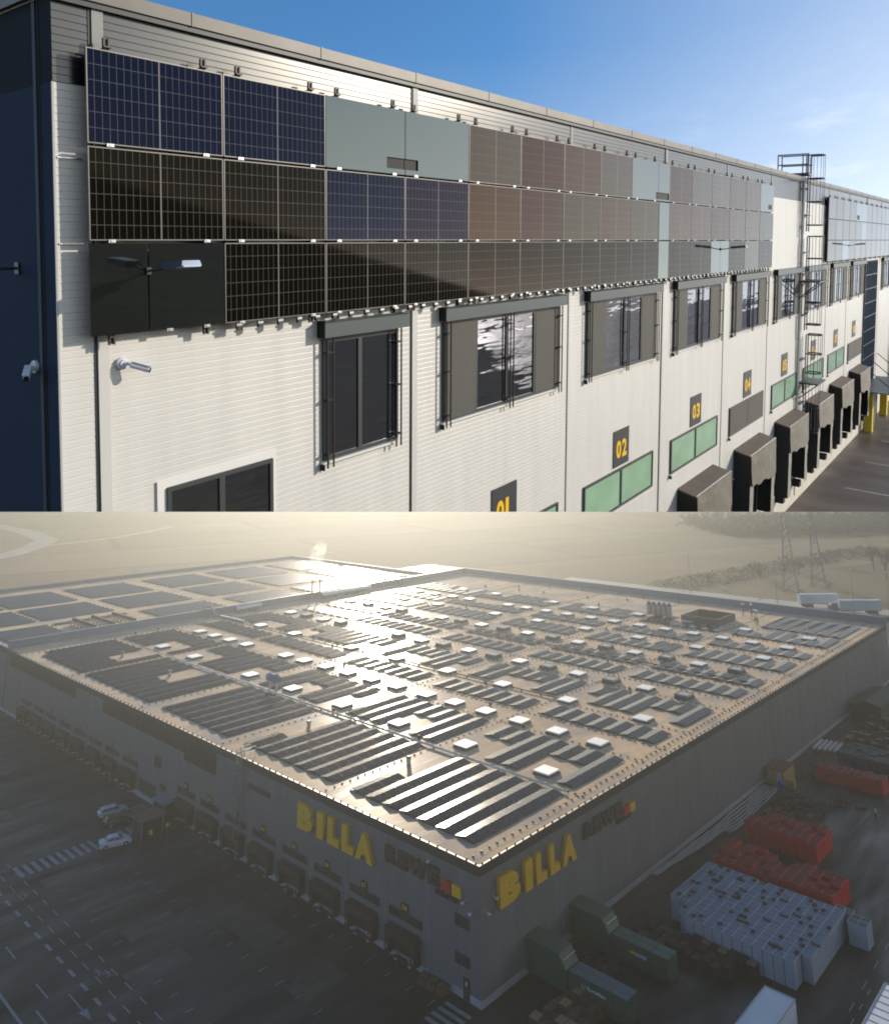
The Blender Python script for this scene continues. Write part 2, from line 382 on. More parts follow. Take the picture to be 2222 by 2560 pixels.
for i in (1, 2, 3, 4, 5, 6, 7, 8, 11, 12, 13):
    s = SEAMS[i] - 0.05 if i > 1 else 6.9
    window(s + 1.0, s + 5.92, -7.02, -5.80, [s + 3.45], (0, 1) if i in BROWN else (), False, (), gm=glass_green)
# tall stair glazing
g = MBd(); gl = MBd(); gl.box(57.95, YW - 0.05, -12.9, 62.95, YW - 0.01, -0.3)
for i in range(7): g.box(57.9 + i * 0.84 - 0.03, YW - 0.11, -12.9, 57.9 + i * 0.84 + 0.03, YW - 0.04, -0.25)
for i in range(13): g.box(57.9, YW - 0.1, -12.9 + i * 1.05, 62.97, YW - 0.045, -12.84 + i * 1.05)
o = part('stair_window', g.mesh('stair_mullions', frame_dark), bldA); part('pane', gl.mesh('stair_glass', glass_blue), o)

# ---- number plates
def num_plate(txt, u0, u1, zt, kind_lab):
    w = u1 - u0; b = MBd(); b.box(0, -0.02, -1.14, w, 0, 0)
    t = thing('number_sign', kind_lab, 'sign', (u0, YW - 0.006, zt), group='dock number signs on the white facade')
    part('plate', b.mesh('plate', sign_m), t)
    for i, ch in enumerate(txt):
        gw = w * 0.30
        me = place_glyph(glyph(ch, gw if ch != '1' else gw * 0.42, 0.56, 0.006, 0.035), yellow_m, (w * 0.17 + i * w * 0.36, -0.021, -0.89), (1, 0, 0), (0, 0, 1), (0, -1, 0))
        part('digit', me, t)
NP = [('01', 9.68, 10.77, -4.66), ('02', 16.24, 17.34, -4.58), ('03', 22.76, 23.9, -4.58), ('04', 29.22, 30.36, -4.55), ('05', 35.47, 36.62, -4.5),
      ('06', 41.75, 42.9, -4.48), ('07', 47.85, 48.98, -4.42), ('08', 53.85, 55.0, -4.36)]
NW = ['one', 'two', 'three', 'four', 'five', 'six', 'seven', 'eight']
for i, (t_, a_, b_, z_) in enumerate(NP):
    num_plate(t_, a_, b_, z_, 'dark plate with yellow numerals zero %s on the white facade' % NW[i])

# ---- facade solar panels
def pv_panel_mesh(mt, w=2.08, h=1.235):
    fr = MBd(); t = 0.014
    fr.box(0, 0, 0, t, 0.035, h); fr.box(w - t, 0, 0, w, 0.035, h); fr.box(t, 0.002, 0, w - t, 0.035, t); fr.box(t, 0.002, h - t, w - t, 0.035, h)
    gl = MBd(); gl.box(t, 0.005, t, w - t, 0.03, h - t)
    return fr.mesh('pv_frame', pv_frame), gl.mesh('pv_glass', mt)
PVM = {k: pv_panel_mesh(v) for k, v in PV.items()}
clipm = MBd(); clipm.box(-0.05, -0.02, -0.028, 0.05, 0.0, 0.012); clipm.box(-0.02, -0.03, -0.02, 0.02, -0.02, 0.004); clipm = clipm.mesh('clip', alu)
rown = {2: 'top', 1: 'middle', 0: 'bottom'}
shade = {'blue': 'blue-black', 'dark': 'near-black', 'warm': 'brown-black', 'purple': 'violet-black', 'tan': 'tan-sheened', 'red': 'russet-sheened', 'grey': 'greyish', 'olive': 'olive-sheened'}
def pv(u, r, key, lab, grp='solar panels on the near half of the facade'):
    t = thing('solar_module', lab, 'solar panel', (u, 0, r * RH + 0.02), group=grp)
    part('frame', PVM[key][0], t); part('glass', PVM[key][1], t)
    if u < 34:
        for dx in (0.30, 1.78): part('clip', clipm, t, (dx, 0, 0))
    return t
SPEC = {2: ['blue', 'blue', None, None, 'grey', 'red', 'tan', 'grey', None], 1: ['dark', 'dark', 'blue', 'purple', 'tan', 'red', 'olive', 'tan', 'olive'],
        0: [None, 'dark', 'dark', 'dark', 'warm', 'warm', 'warm', 'warm', 'warm']}
ordw = ['first', 'second', 'third', 'fourth', 'fifth', 'sixth', 'seventh', 'eighth', 'ninth', 'tenth', 'eleventh', 'twelfth', 'thirteenth', 'fourteenth', 'fifteenth', 'sixteenth', 'seventeenth', 'eighteenth', 'nineteenth', 'twentieth', 'twenty-first', 'twenty-second', 'twenty-third', 'twenty-fourth']
for r in (2, 1, 0):
    for k, key in enumerate(SPEC[r]):
        if key: pv(k * P, r, key, '%s solar panel, %s along the %s row from the building corner' % (shade[key], ordw[k], rown[r]))
G2 = 19.78
SPEC2 = {2: ['red', 'grey', 'grey', 'tan', 'tan', None], 1: ['tan', 'tan', 'red', 'tan', 'tan', 'olive'], 0: ['warm', 'warm', None, 'warm', 'olive', 'warm']}
for r in (2, 1, 0):
    for k, key in enumerate(SPEC2[r]):
        if key: pv(G2 + k * P, r, key, '%s solar panel, %s past the grey filler strip in the %s row' % (shade[key], ordw[k], rown[r]))
def plate(u, r, w, lab, hole=None):
    t = thing('blank_cover_sheet', lab, 'cover panel', (u, 0, r * RH + 0.02), group='mirror-like blank panels between the solar panels')
    h = 1.235; b = MBd()
    if hole:
        hx0, hx1, hz0, hz1 = hole
        b.box(0, 0.003, 0, w, 0.03, hz0); b.box(0, 0.003, hz1, w, 0.03, h)
        if hx0 > 0: b.box(0, 0.003, hz0, hx0, 0.03, hz1)
        if hx1 < w: b.box(hx1, 0.003, hz0, w, 0.03, hz1)
        part('sheet', b.mesh('plate', plate_m), t)
        c = MBd(); c.box(hx0, 0.031, hz0 - 0.03, hx1, 0.15, hz1 + 0.03); part('recess', c.mesh('recess', black_m), t)
    else:
        b.box(0, 0.003, 0, w, 0.03, h); part('sheet', b.mesh('plate', plate_m), t)
    for dx in (0.30, w - 0.32):
        if w > 1: part('clip', clipm, t, (dx, 0, 0))
    return t
plate(2 * P, 2, 2.08, 'pale reflecting blank panel left of the slot opening, top row', (1.56, 2.08, 0.10, 0.31))
plate(3 * P, 2, 2.08, 'pale reflecting blank panel right of the slot opening, top row', (0.0, 0.38, 0.10, 0.31))
plate(0, 0, 0.82, 'narrow black glossy panel at the lower corner, under the lamp arm')
plate(0.84, 0, 1.24, 'wide black glossy panel beside the lamp arm, bottom row')
plate(8 * P, 2, 1.98, 'pale blank panel beside the small dark slot, end of the near top row', (1.80, 1.98, 0.05, 0.27))
plate(18.80, 2, 0.96, 'pale narrow blank panel right of the small dark slot, top row', (0.0, 0.9, 0.05, 0.27))
plate(18.92, 1, 0.84, 'grey-green filler strip in the middle row')
plate(18.92, 0, 0.84, 'dark grey-green filler strip in the bottom row')
plate(G2 + 2 * P, 0, 1.03, 'grey blank panel left of the second lamp arm, bottom row')
plate(G2 + 2 * P + 1.05, 0, 1.03, 'grey blank panel right of the second lamp arm, bottom row')
plate(G2 + 5 * P, 2, 2.08, 'pale blank panel at the end of the near array with a small square opening', (1.2, 1.75, 0.12, 0.33))
ARR2 = 44.2
for r in (2, 1, 0):
    for k in range(22):
        u = ARR2 + k * P
        if (r == 2 and k in (4, 5)) or (r == 1 and k == 5) or (r == 0 and k == 2):
            t = plate(u, r, 2.08, 'pale blank panel, %s in the %s row of the far array' % (ordw[k], rown[r]), (0.3, 1.2, 0.1, 0.4) if (r, k) == (2, 4) else None)
        else:
            pv(u, r, random.choice(['tan', 'grey', 'olive']), 'far solar panel, %s in the %s row beyond the ladder' % (ordw[k], rown[r]), 'solar panels on the far half of the facade')
# mounting rails behind the panels, their ends showing above and below
def rail(u, lab, z0=-0.10, z1=3 * RH + 0.12, grp='mounting rails behind the near solar panels'):
    b = MBd()
    b.box(-0.035, 0.045, z0 + 0.1, 0.035, 0.20, z1 - 0.1)
    for z in (z0, z1 - 0.1):
        z -= 0.02
        b.box(-0.045, 0.035, z, -0.020, 0.075, z + 0.15); b.box(0.020, 0.035, z, 0.045, 0.075, z + 0.15); b.box(-0.02, 0.06, z + 0.01, 0.02, 0.08, z + 0.14); b.box(-0.055, 0.0, z + (0.02 if z > 0 else 0.10), 0.055, 0.034, z + (0.04 if z > 0 else 0.12))
    return thing('mounting_rail', lab, 'rail', (u, 0, 0), group=grp, me=b.mesh('rail', mat('rail_dark', (0.07, 0.06, 0.055), 0.5, metal=0.4)))
ru = []
for k in range(9): ru += [k * P + 0.30, k * P + 1.78]
for k in range(6): ru += [G2 + k * P + 0.30, G2 + k * P + 1.78]
for i, u in enumerate(ru): rail(u, 'dark mounting rail showing above and below the near solar panels', grp='mounting rails behind the near solar panels')
for k in range(14):
    for dx in (0.3, 1.78): rail(ARR2 + k * P + dx, 'dark mounting rail behind the far solar array', grp='mounting rails behind the far solar panels')
# bottom edge channel between rail feet
# brackets under the array over each window box
brm = MBd(); brm.box(-0.03, 0.0, -0.10, 0.03, 0.06, 0.0); brm.box(-0.05, -0.01, -0.04, 0.05, 0.0, 0.0, 1); brm = brm.mesh('bracket', [mat('rail_dark', (0,) * 3), alu])
for i in range(74):
    u = 2.35 + i * 0.41
    if u > 32.2: break
    thing('array_bracket', 'small dark bracket under the bottom row of solar panels', 'bracket', (u, 0.0, 0.0), group='brackets along the lower edge of the panels', me=brm)

# ---- wall lamps with two arms is one lamp mirrored in the glossy panels
def wall_lamp(u, z, lab):
    t = thing('wall_lamp', lab, 'lamp', (u, -0.002, z), group='flood lamps on arms in front of the panels')
    a = MBd(); a.path([(0, 0, 0), (0.02, -0.22, 0.02), (0.05, -0.50, 0.10)], 0.018, 8); a.box(-0.035, -0.03, -0.05, 0.035, 0.0, 0.05)
    part('arm', a.mesh('arm', dark_steel), t)
    hd = MBd()
    hd.hexa([(-0.10, -0.98, 0.10), (0.20, -0.98, 0.10), (0.17, -0.44, 0.03), (-0.07, -0.44, 0.03)], [(-0.08, -0.96, 0.17), (0.18, -0.96, 0.17), (0.15, -0.46, 0.13), (-0.05, -0.46, 0.13)])
    hd.box(0.0, -0.46, 0.05, 0.10, -0.38, 0.12)
    part('lamp_head', hd.mesh('lamp_head', mat('lamp_blue_grey', (0.10, 0.13, 0.2), 0.3, metal=0.4)), t)
    ln = MBd(); ln.hexa([(-0.08, -0.99, 0.085), (0.18, -0.99, 0.085), (0.17, -0.80, 0.06), (-0.07, -0.80, 0.06)], [(-0.08, -0.99, 0.105), (0.18, -0.99, 0.105), (0.17, -0.80, 0.085), (-0.07, -0.80, 0.085)])
    part('lens', ln.mesh('lens', mat('lamp_lens', (0.6, 0.65, 0.72), 0.15)), t)
wall_lamp(0.82, 0.87, 'blue-grey flood lamp on an arm in front of the black glossy corner panels')
wall_lamp(25.05, 0.93, 'small flood lamp on an arm in front of the grey blank panels near the ladder')
wall_lamp(50.5, 0.93, 'far flood lamp on an arm in front of the second array beyond the ladder')

# ---- cameras
def bullet_cam(loc, rotz, lab):
    t = thing('security_camera', lab, 'camera', loc, rotz, group='white security cameras at the building corner')
    b = MBd(); b.tube((0, 0, 0), (0, -0.04, 0), 0.085, 20); b.tube((0, -0.04, 0), (0, -0.07, 0), 0.065, 20, r2=0.05); part('base', b.mesh('base', cam_white), t)
    b = MBd(); b.path([(0, -0.06, 0), (0.03, -0.11, 0.0), (0.07, -0.14, -0.02)], 0.022, 10); part('joint', b.mesh('joint', cam_white), t)
    b = MBd(); b.tube((0.06, -0.13, -0.015), (0.27, -0.25, -0.10), 0.042, 16); b.tube((0.27, -0.25, -0.10), (0.285, -0.258, -0.106), 0.036, 16, 1); part('body', b.mesh('body', [cam_white, black_m]), t)
    b = MBd(); b.hexa([(0.05, -0.175, 0.035), (0.27, -0.305, -0.055), (0.315, -0.235, -0.055), (0.09, -0.095, 0.035)], [(0.05, -0.175, 0.045), (0.27, -0.305, -0.045), (0.315, -0.235, -0.045), (0.09, -0.095, 0.045)]); part('sunshade', b.mesh('sunshade', cam_white), t)
bullet_cam((0.52, YW - 0.01, -0.42), 0, 'white bullet camera on the sunlit facade below the corner panels')
bullet_cam((-0.34, 0.85, -0.42), R(-90), 'white bullet camera on the shaded side wall')
t = thing('wall_bracket', 'dark arm sticking out from the shaded side wall', 'bracket', (-0.34, 1.35, 0.9))
b = MBd(); b.tube((0, 0, 0), (-0.4, -0.1, 0), 0.02, 8); b.tube((-0.4, -0.1, 0), (-0.48, -0.6, 0.02), 0.02, 8); b.box(-0.02, -0.06, -0.08, 0.0, 0.06, 0.08); part('arm', b.mesh('arm2', dark_steel), t)

# ---- caged ladder
def ladder_A():
    t = thing('caged_ladder', 'tall dark steel caged ladder climbing the facade past the roof edge', 'ladder', (39.1, 0, 0))
    def stage(z0, z1, xo, lab=None):
        r = MBd()
        for dx in (-0.25, 0.25): r.box(xo + dx - 0.03, -0.02, z0, xo + dx + 0.03, 0.03, z1)
        n = int((z1 - z0) / 0.3)
        for i in range(n): r.tube((xo - 0.25, 0.0, z0 + 0.15 + i * 0.3), (xo + 0.25, 0.0, z0 + 0.15 + i * 0.3), 0.014, 5)
        part('rails', r.mesh('rails', dark_steel), t)
        def pt(a, z): return (xo + 0.38 * math.sin(a), -0.36 - 0.40 * math.cos(a), z)
        c0 = z0 + (2.2 if z0 < -11 else 0.3); k = max(2, int(round((z1 - c0) / 1.25)))
        for i in range(k + 1):
            z = c0 + (z1 - c0) * i / k; h = MBd()
            arc = [(xo - 0.25, 0, z)] + [pt(a, z) for a in [R(x) for x in range(-110, 111, 22)]] + [(xo + 0.25, 0, z)]
            for p_, q_ in zip(arc[:-1], arc[1:]):
                h.face([p_, q_, (q_[0], q_[1], z + 0.07), (p_[0], p_[1], z + 0.07)])
                h.face([(p_[0] * 1.0, p_[1] + 0.01, z), (q_[0], q_[1] + 0.01, z), (q_[0], q_[1] + 0.01, z + 0.07), (p_[0], p_[1] + 0.01, z + 0.07)])
            part('hoop', h.mesh('hoop', dark_steel), t)
        for a in (-100, -50, 0, 50, 100):
            h = MBd(); x, y, _ = pt(R(a), 0); h.box(x - 0.025, y - 0.008, c0, x + 0.025, y + 0.008, z1 + 0.05); part('cage_bar', h.mesh('bar', dark_steel), t)
    stage(1.75, 5.75, 0.0); stage(-3.6, 1.45, 0.28); stage(-6.3, -3.9, 0.75); stage(-11.4, -6.5, 0.55)
    for (z, xo) in ((-0.95, 0.1), (-6.45, 0.5)):
        h = MBd(); h.box(xo - 0.9, -0.85, z, xo + 0.95, 0.1, z + 0.08); h.tube((xo, 0.2, z - 0.9), (xo + 0.4, -0.8, z), 0.03, 6)
        h.tube((xo - 0.8, 0.2, z - 0.9), (xo - 0.8, -0.8, z), 0.03, 6); part('landing', h.mesh('landing', dark_steel), t)
    for z in (4.0, 2.6, 0.6, -0.6, -2.8, -5.2, -7.6, -9.8):
        h = MBd(); h.box(-0.35, 0.0, z, 0.6, YW, z + 0.05); part('wall_tie', h.mesh('tie', dark_steel), t)
    # walkway over the roof edge with guard rails
    h = MBd(); h.box(-0.4, -0.05, 4.72, 0.4, 1.55, 4.86); part('roof_platform', h.mesh('plat', dark_steel), t)
    h = MBd()
    for x in (-0.4, 0.4):
        for y in (0.0, 0.25, 1.5): h.box(x - 0.025, y - 0.025, 4.72, x + 0.025, y + 0.025, 5.85)
        for z in (5.28, 5.82): h.box(x - 0.02, -0.05, z, x + 0.02, 1.52, z + 0.06)
    h.box(-0.4, 1.48, 5.82, 0.4, 1.52, 5.88)
    part('guard_rail', h.mesh('guard', dark_steel), t)
ladder_A()
t = thing('downpipe', 'pale grey downpipe running beside the caged ladder', 'downpipe', (38.45, 0.12, 0))
b = MBd(); b.tube((0, 0, -12.5), (0, 0, 4.4), 0.07, 10); part('pipe', b.mesh('pipe', mat('pipe_grey', (0.5, 0.5, 0.48), 0.4)), t)
for z in (-10, -7, -4, -1, 2): c = MBd(); c.box(-0.1, -0.09, z, 0.1, 0.1, z + 0.06); part('collar', c.mesh('collar', steel), t)

# ---- dock shelters
def dock_A(u, lab, sag=0.0):
    w, d = 3.85, 0.72; zt, zb = -7.76, -11.5
    t = thing('dock_shelter', lab, 'dock shelter', (u, YW, 0), group='dock shelters along the facade')
    b = MBd(); b.hexa([(0, -d, zt - 0.22), (w, -d, zt - 0.22), (w, 0, zt - 0.06), (0, 0, zt - 0.06)], [(0, -d, zt - 0.17), (w, -d, zt - 0.17), (w, 0, zt), (0, 0, zt)])
    part('canopy', b.mesh('canopy', shelter_top), t)
    b = MBd(); b.box(-0.01, -d - 0.02, zt - 0.19, w + 0.01, -d + 0.02, zt - 0.13); part('edge_trim', b.mesh('edge_trim', alu), t)
    for x in (0, w - 0.03):
        b = MBd(); b.hexa([(x, -d, zb), (x + 0.03, -d, zb), (x + 0.03, -0.0, zb), (x, 0, zb)], [(x, -d, zt - 0.22), (x + 0.03, -d, zt - 0.22), (x + 0.03, 0, zt - 0.06), (x, 0, zt - 0.06)])
        part('side_panel', b.mesh('side_panel', black_m), t)
    for x in (0.0, w - 0.62):
        b = MBd(); n = 8
        for i in range(n):
            z0, z1 = zb + (zt - 0.22 - zb) * i / n, zb + (zt - 0.22 - zb) * (i + 1) / n
            k0, k1 = 0.05 * math.sin(i * 1.9 + u), 0.05 * math.sin((i + 1) * 1.9 + u)
            e = 1 if x == 0 else -1
            xa, xb = (x, x + 0.5) if x == 0 else (x + 0.12, x + 0.62)
            b.face([(xa, -d - 0.012, z0), (xb + (k0 if e > 0 else 0), -d - 0.012 + k0 * 0.4, z0), (xb + (k1 if e > 0 else 0), -d - 0.012 + k1 * 0.4, z1), (xa, -d - 0.012, z1)])
        part('side_curtain', b.mesh('side_curtain', shelter_side), t)
    b = MBd(); n = 16; prev = None
    for i in range(n + 1):
        x = w * i / n; f = i / n
        zz = zt - 1.38 - 0.20 * math.sin(f * math.pi) - sag * f * (0.6 + 0.4 * math.sin(f * 9)) + 0.05 * math.sin(f * 23 + u)
        yy = -d - 0.045 - 0.05 * math.sin(f * 7 + u) - 0.05
        cur = ((x, -d - 0.03, zt - 0.17), (x, -d - 0.05 - 0.02 * math.sin(f * 7 + u), zt - 0.75), (x, yy, zz))
        if prev:
            b.face([prev[0], prev[1], cur[1], cur[0]]); b.face([prev[1], prev[2], cur[2], cur[1]])
        prev = cur
    part('top_flap', b.mesh('top_flap', shelter_flap, smooth=True), t)
    b = MBd(); b.box(0.35, -0.06, zb, w - 0.35, -0.02, zt - 0.4); part('door', b.mesh('door', black_m), t)
    b = MBd(); b.box(0.1, -0.5, zb - 0.35, 0.5, -0.12, zb - 0.02); b.box(w - 0.5, -0.5, zb - 0.35, w - 0.1, -0.12, zb - 0.02); part('bumpers', b.mesh('bumpers', black_m), t)
DN = ['nearest dock shelter in the facade row, cut by the lower edge', 'dock shelter under the brown window of bay four, its flap torn at one side', 'dock shelter under the green window of bay five',
      'dock shelter directly behind the ladder foot', 'dock shelter under the green window past the ladder', 'dock shelter just before the stair glazing']
for i, k in enumerate((3, 4, 5, 6, 7, 8)): dock_A(SEAMS[k] + 1.75, DN[i], (0.15, 0.45, 0.25, 0.3, 0.2, 0.2)[i])
for i, k in enumerate((11, 12, 13)): dock_A(SEAMS[k] + 1.2, ('far dock shelter first beyond the stair glazing', 'far dock shelter second beyond the stair glazing', 'farthest dock shelter at the picture edge')[i])
# small mirrors on brackets between the docks
for i, k in enumerate((2, 3, 4, 5, 6, 7)):
    t = thing('wall_floodlight', 'tiny lamp on a short white arm, %s dock joint from the camera' % ordw[i], 'lamp', (SEAMS[k] - 0.35, YW, -8.45 if k > 2 else -8.3), group='tiny lamps on arms between the docks')
    b = MBd(); b.tube((0.1, 0, 0), (0.1, -0.45, 0.03), 0.015, 6); b.box(0.04, -0.02, -0.06, 0.16, 0, 0.06); part('arm', b.mesh('arm', alu), t)
    b = MBd(); b.hexa([(-0.02, -0.62, -0.02), (0.22, -0.62, -0.02), (0.18, -0.42, -0.05), (0.02, -0.42, -0.05)], [(-0.02, -0.62, 0.06), (0.22, -0.62, 0.06), (0.18, -0.42, 0.08), (0.02, -0.42, 0.08)]); part('head', b.mesh('head', black_m), t)

# ---- entrance beyond the docks: canopy on a yellow frame, glass doors
t = thing('entrance_canopy', 'slatted glass entrance canopy on a yellow frame beyond the docks', 'canopy', (57.7, YW, -12.9))
b = MBd(); b.box(0, -2.4, 2.95, 7.6, -0.0, 3.03); part('roof_glass', b.mesh('can', mat('canopy_glass', (0.35, 0.4, 0.42), 0.2)), t)
b = MBd()
for i in range(14): b.box(i * 0.585 - 0.02 + 0.02, -2.4, 3.031, i * 0.585 + 0.05, 0, 3.07)
b.box(-0.05, -2.5, 2.80, 7.7, -2.4, 3.05); part('roof_frame', b.mesh('canf', dark_steel), t)
for x in (0.2, 7.0):
    b = MBd(); b.box(x, -0.85, 0, x + 0.65, -0.35, 2.85); part('post', b.mesh('post', mat('yellow_post', (0.62, 0.46, 0.02), 0.45)), t)
for x in (0.3, 3.7, 7.2):
    b = MBd(); b.tube((x, 0, 5.0), (x, -2.35, 3.05), 0.035, 6); part('stay', b.mesh('stay', dark_steel), t)
t = thing('glass_door', 'open glass door in a dark frame under the entrance canopy', 'door', (59.2, -0.35, -12.9))
b = MBd()
for x in (0, 1.2, 2.4): b.box(x, -0.04, 0, x + 0.1, 0.04, 2.6)
b.box(0, -0.04, 2.5, 2.5, 0.04, 2.6); b.box(0, -0.04, 0, 2.5, 0.04, 0.15); part('frame', b.mesh('dfr', trim_dark), t)
b = MBd(); b.box(0.1, -0.01, 0.15, 2.4, 0.01, 2.5); part('pane', b.mesh('dgl', mat('door_glass', (0.16, 0.18, 0.14), 0.1)), t)

# ---- wire on the roof edge
t = thing('lightning_wire', 'thin pale wire on small black feet along the facade roof edge', 'wire', (0, 0.45, 4.63))
b = MBd(); pts = [(3.1 + i * 0.9, 0, 0.03 + 0.03 * abs(math.sin(i * 1.3))) for i in range(60)]; b.path(pts, 0.007, 5); part('wire', b.mesh('wire', alu), t)
for i in range(28): c = MBd(); c.box(3.1 + i * 1.8 - 0.03, -0.03, 0, 3.1 + i * 1.8 + 0.03, 0.03, 0.06); part('foot', c.mesh('foot', black_m), t)

# ---- yard in front of the facade
yard_m = mat('yard_asphalt', (0.085, 0.066, 0.055), 0.55, noise=(0.35, 0.45), rn=(0.25, 0.3, 0.75), stretch=(1, 0.12, 1))
g = MBd(); g.box(18, -70, -13.2, 170, YW + 0.3, -12.9); yA = thing('facade_yard', None, None, me=g.mesh('facade_yard', yard_m)); yA['kind'] = 'structure'
g = MBd()
for i in range(9): g.box(30 + i * 6.4, -14, -12.896, 30.14 + i * 6.4, -1.6, -12.892)
o = thing('yard_lines', None, None, me=g.mesh('yard_lines', mat('faded_paint', (0.35, 0.34, 0.32), 0.7, noise=(2, 0.3)))); o['kind'] = 'structure'

# ---- keep only what stands above the sight plane between the two sites
def trim_site_a():
    bpy.context.view_layer.update()
    tops = [o for o in site_a.objects if o.parent is None]
    def neg(o):
        mw = o.matrix_world; vals = [(mw @ v.co - C).dot(SPN) for v in o.data.vertices]
        return min(vals), max(vals)
    gone = []
    for o in list(site_a.objects):
        if o.type != 'MESH': continue
        a, b_ = neg(o)
        if b_ <= 0.0: gone.append(o); continue
        if a < 0.0:
            me = o.data.copy() if o.data.users > 1 else o.data
            o.data = me; inv = o.matrix_world.inverted(); bm = bmesh.new(); bm.from_mesh(me)
            co = inv @ C; no = (inv.to_3x3() @ SPN).normalized()
            r = bmesh.ops.bisect_plane(bm, geom=bm.verts[:] + bm.edges[:] + bm.faces[:], dist=1e-5, plane_co=co, plane_no=no, clear_inner=True)
            es = [e for e in r['geom_cut'] if isinstance(e, bmesh.types.BMEdge)]
            try: bmesh.ops.holes_fill(bm, edges=es, sides=0)
            except Exception: pass
            bm.to_mesh(me); bm.free()
    for o in gone:
        for ch in list(o.children):
            if ch in gone: continue
            mw = ch.matrix_world.copy(); p_ = o.parent
            ch.parent = p_; ch.matrix_world = mw
    for o in gone: bpy.data.objects.remove(o)
    for o in list(site_a.objects):
        if o.type == 'EMPTY' and not o.children: bpy.data.objects.remove(o)
trim_site_a()

# ================================================================= SITE B: the big hall seen from above
site('B')
shaded_wall = mat('hall_cladding', (0.15, 0.15, 0.16), 0.6, noise=(0.7, 0.14), stretch=(1, 1, 0.12))  # really light panels; base colour lowered to carry the walls' shade
hall_fascia = mat('hall_fascia', (0.035, 0.030, 0.028), 0.5)
brown_dark = mat('hall_brown', (0.028, 0.020, 0.018), 0.6, noise=(1, 0.1))
roof_trim = mat('hall_edge_trim', (0.45, 0.40, 0.34), 0.5, metal=0.3)
parapet_m = mat('parapet_blue_grey', (0.21, 0.25, 0.31), 0.55, noise=(0.3, 0.06))
plinth_m = mat('hall_plinth', (0.36, 0.37, 0.40), 0.8, noise=(0.8, 0.12))
black_b = mat('small_black', (0.012, 0.012, 0.012), 0.6)
sky_white = mat('skylight_acrylic', (0.82, 0.82, 0.80), 0.5)
sky_smoke = mat('skylight_smoked', (0.26, 0.28, 0.28), 0.12)
curb_m = mat('skylight_curb', (0.05, 0.045, 0.042), 0.7)
pv_roof = mat('roof_pv', (0.030, 0.018, 0.013), 0.11, ior=1.31, tint=(0.9, 0.70, 0.58), noise=(3, 0.3))
pv_edge = mat('roof_pv_edge', (0.12, 0.105, 0.095), 0.4, metal=0.5)
rack_m = mat('roof_rack', (0.05, 0.045, 0.04), 0.6)
steel_b = mat('hall_steel', (0.45, 0.46, 0.48), 0.35, metal=0.8)
blue_unit = mat('blue_unit', (0.10, 0.16, 0.30), 0.4)

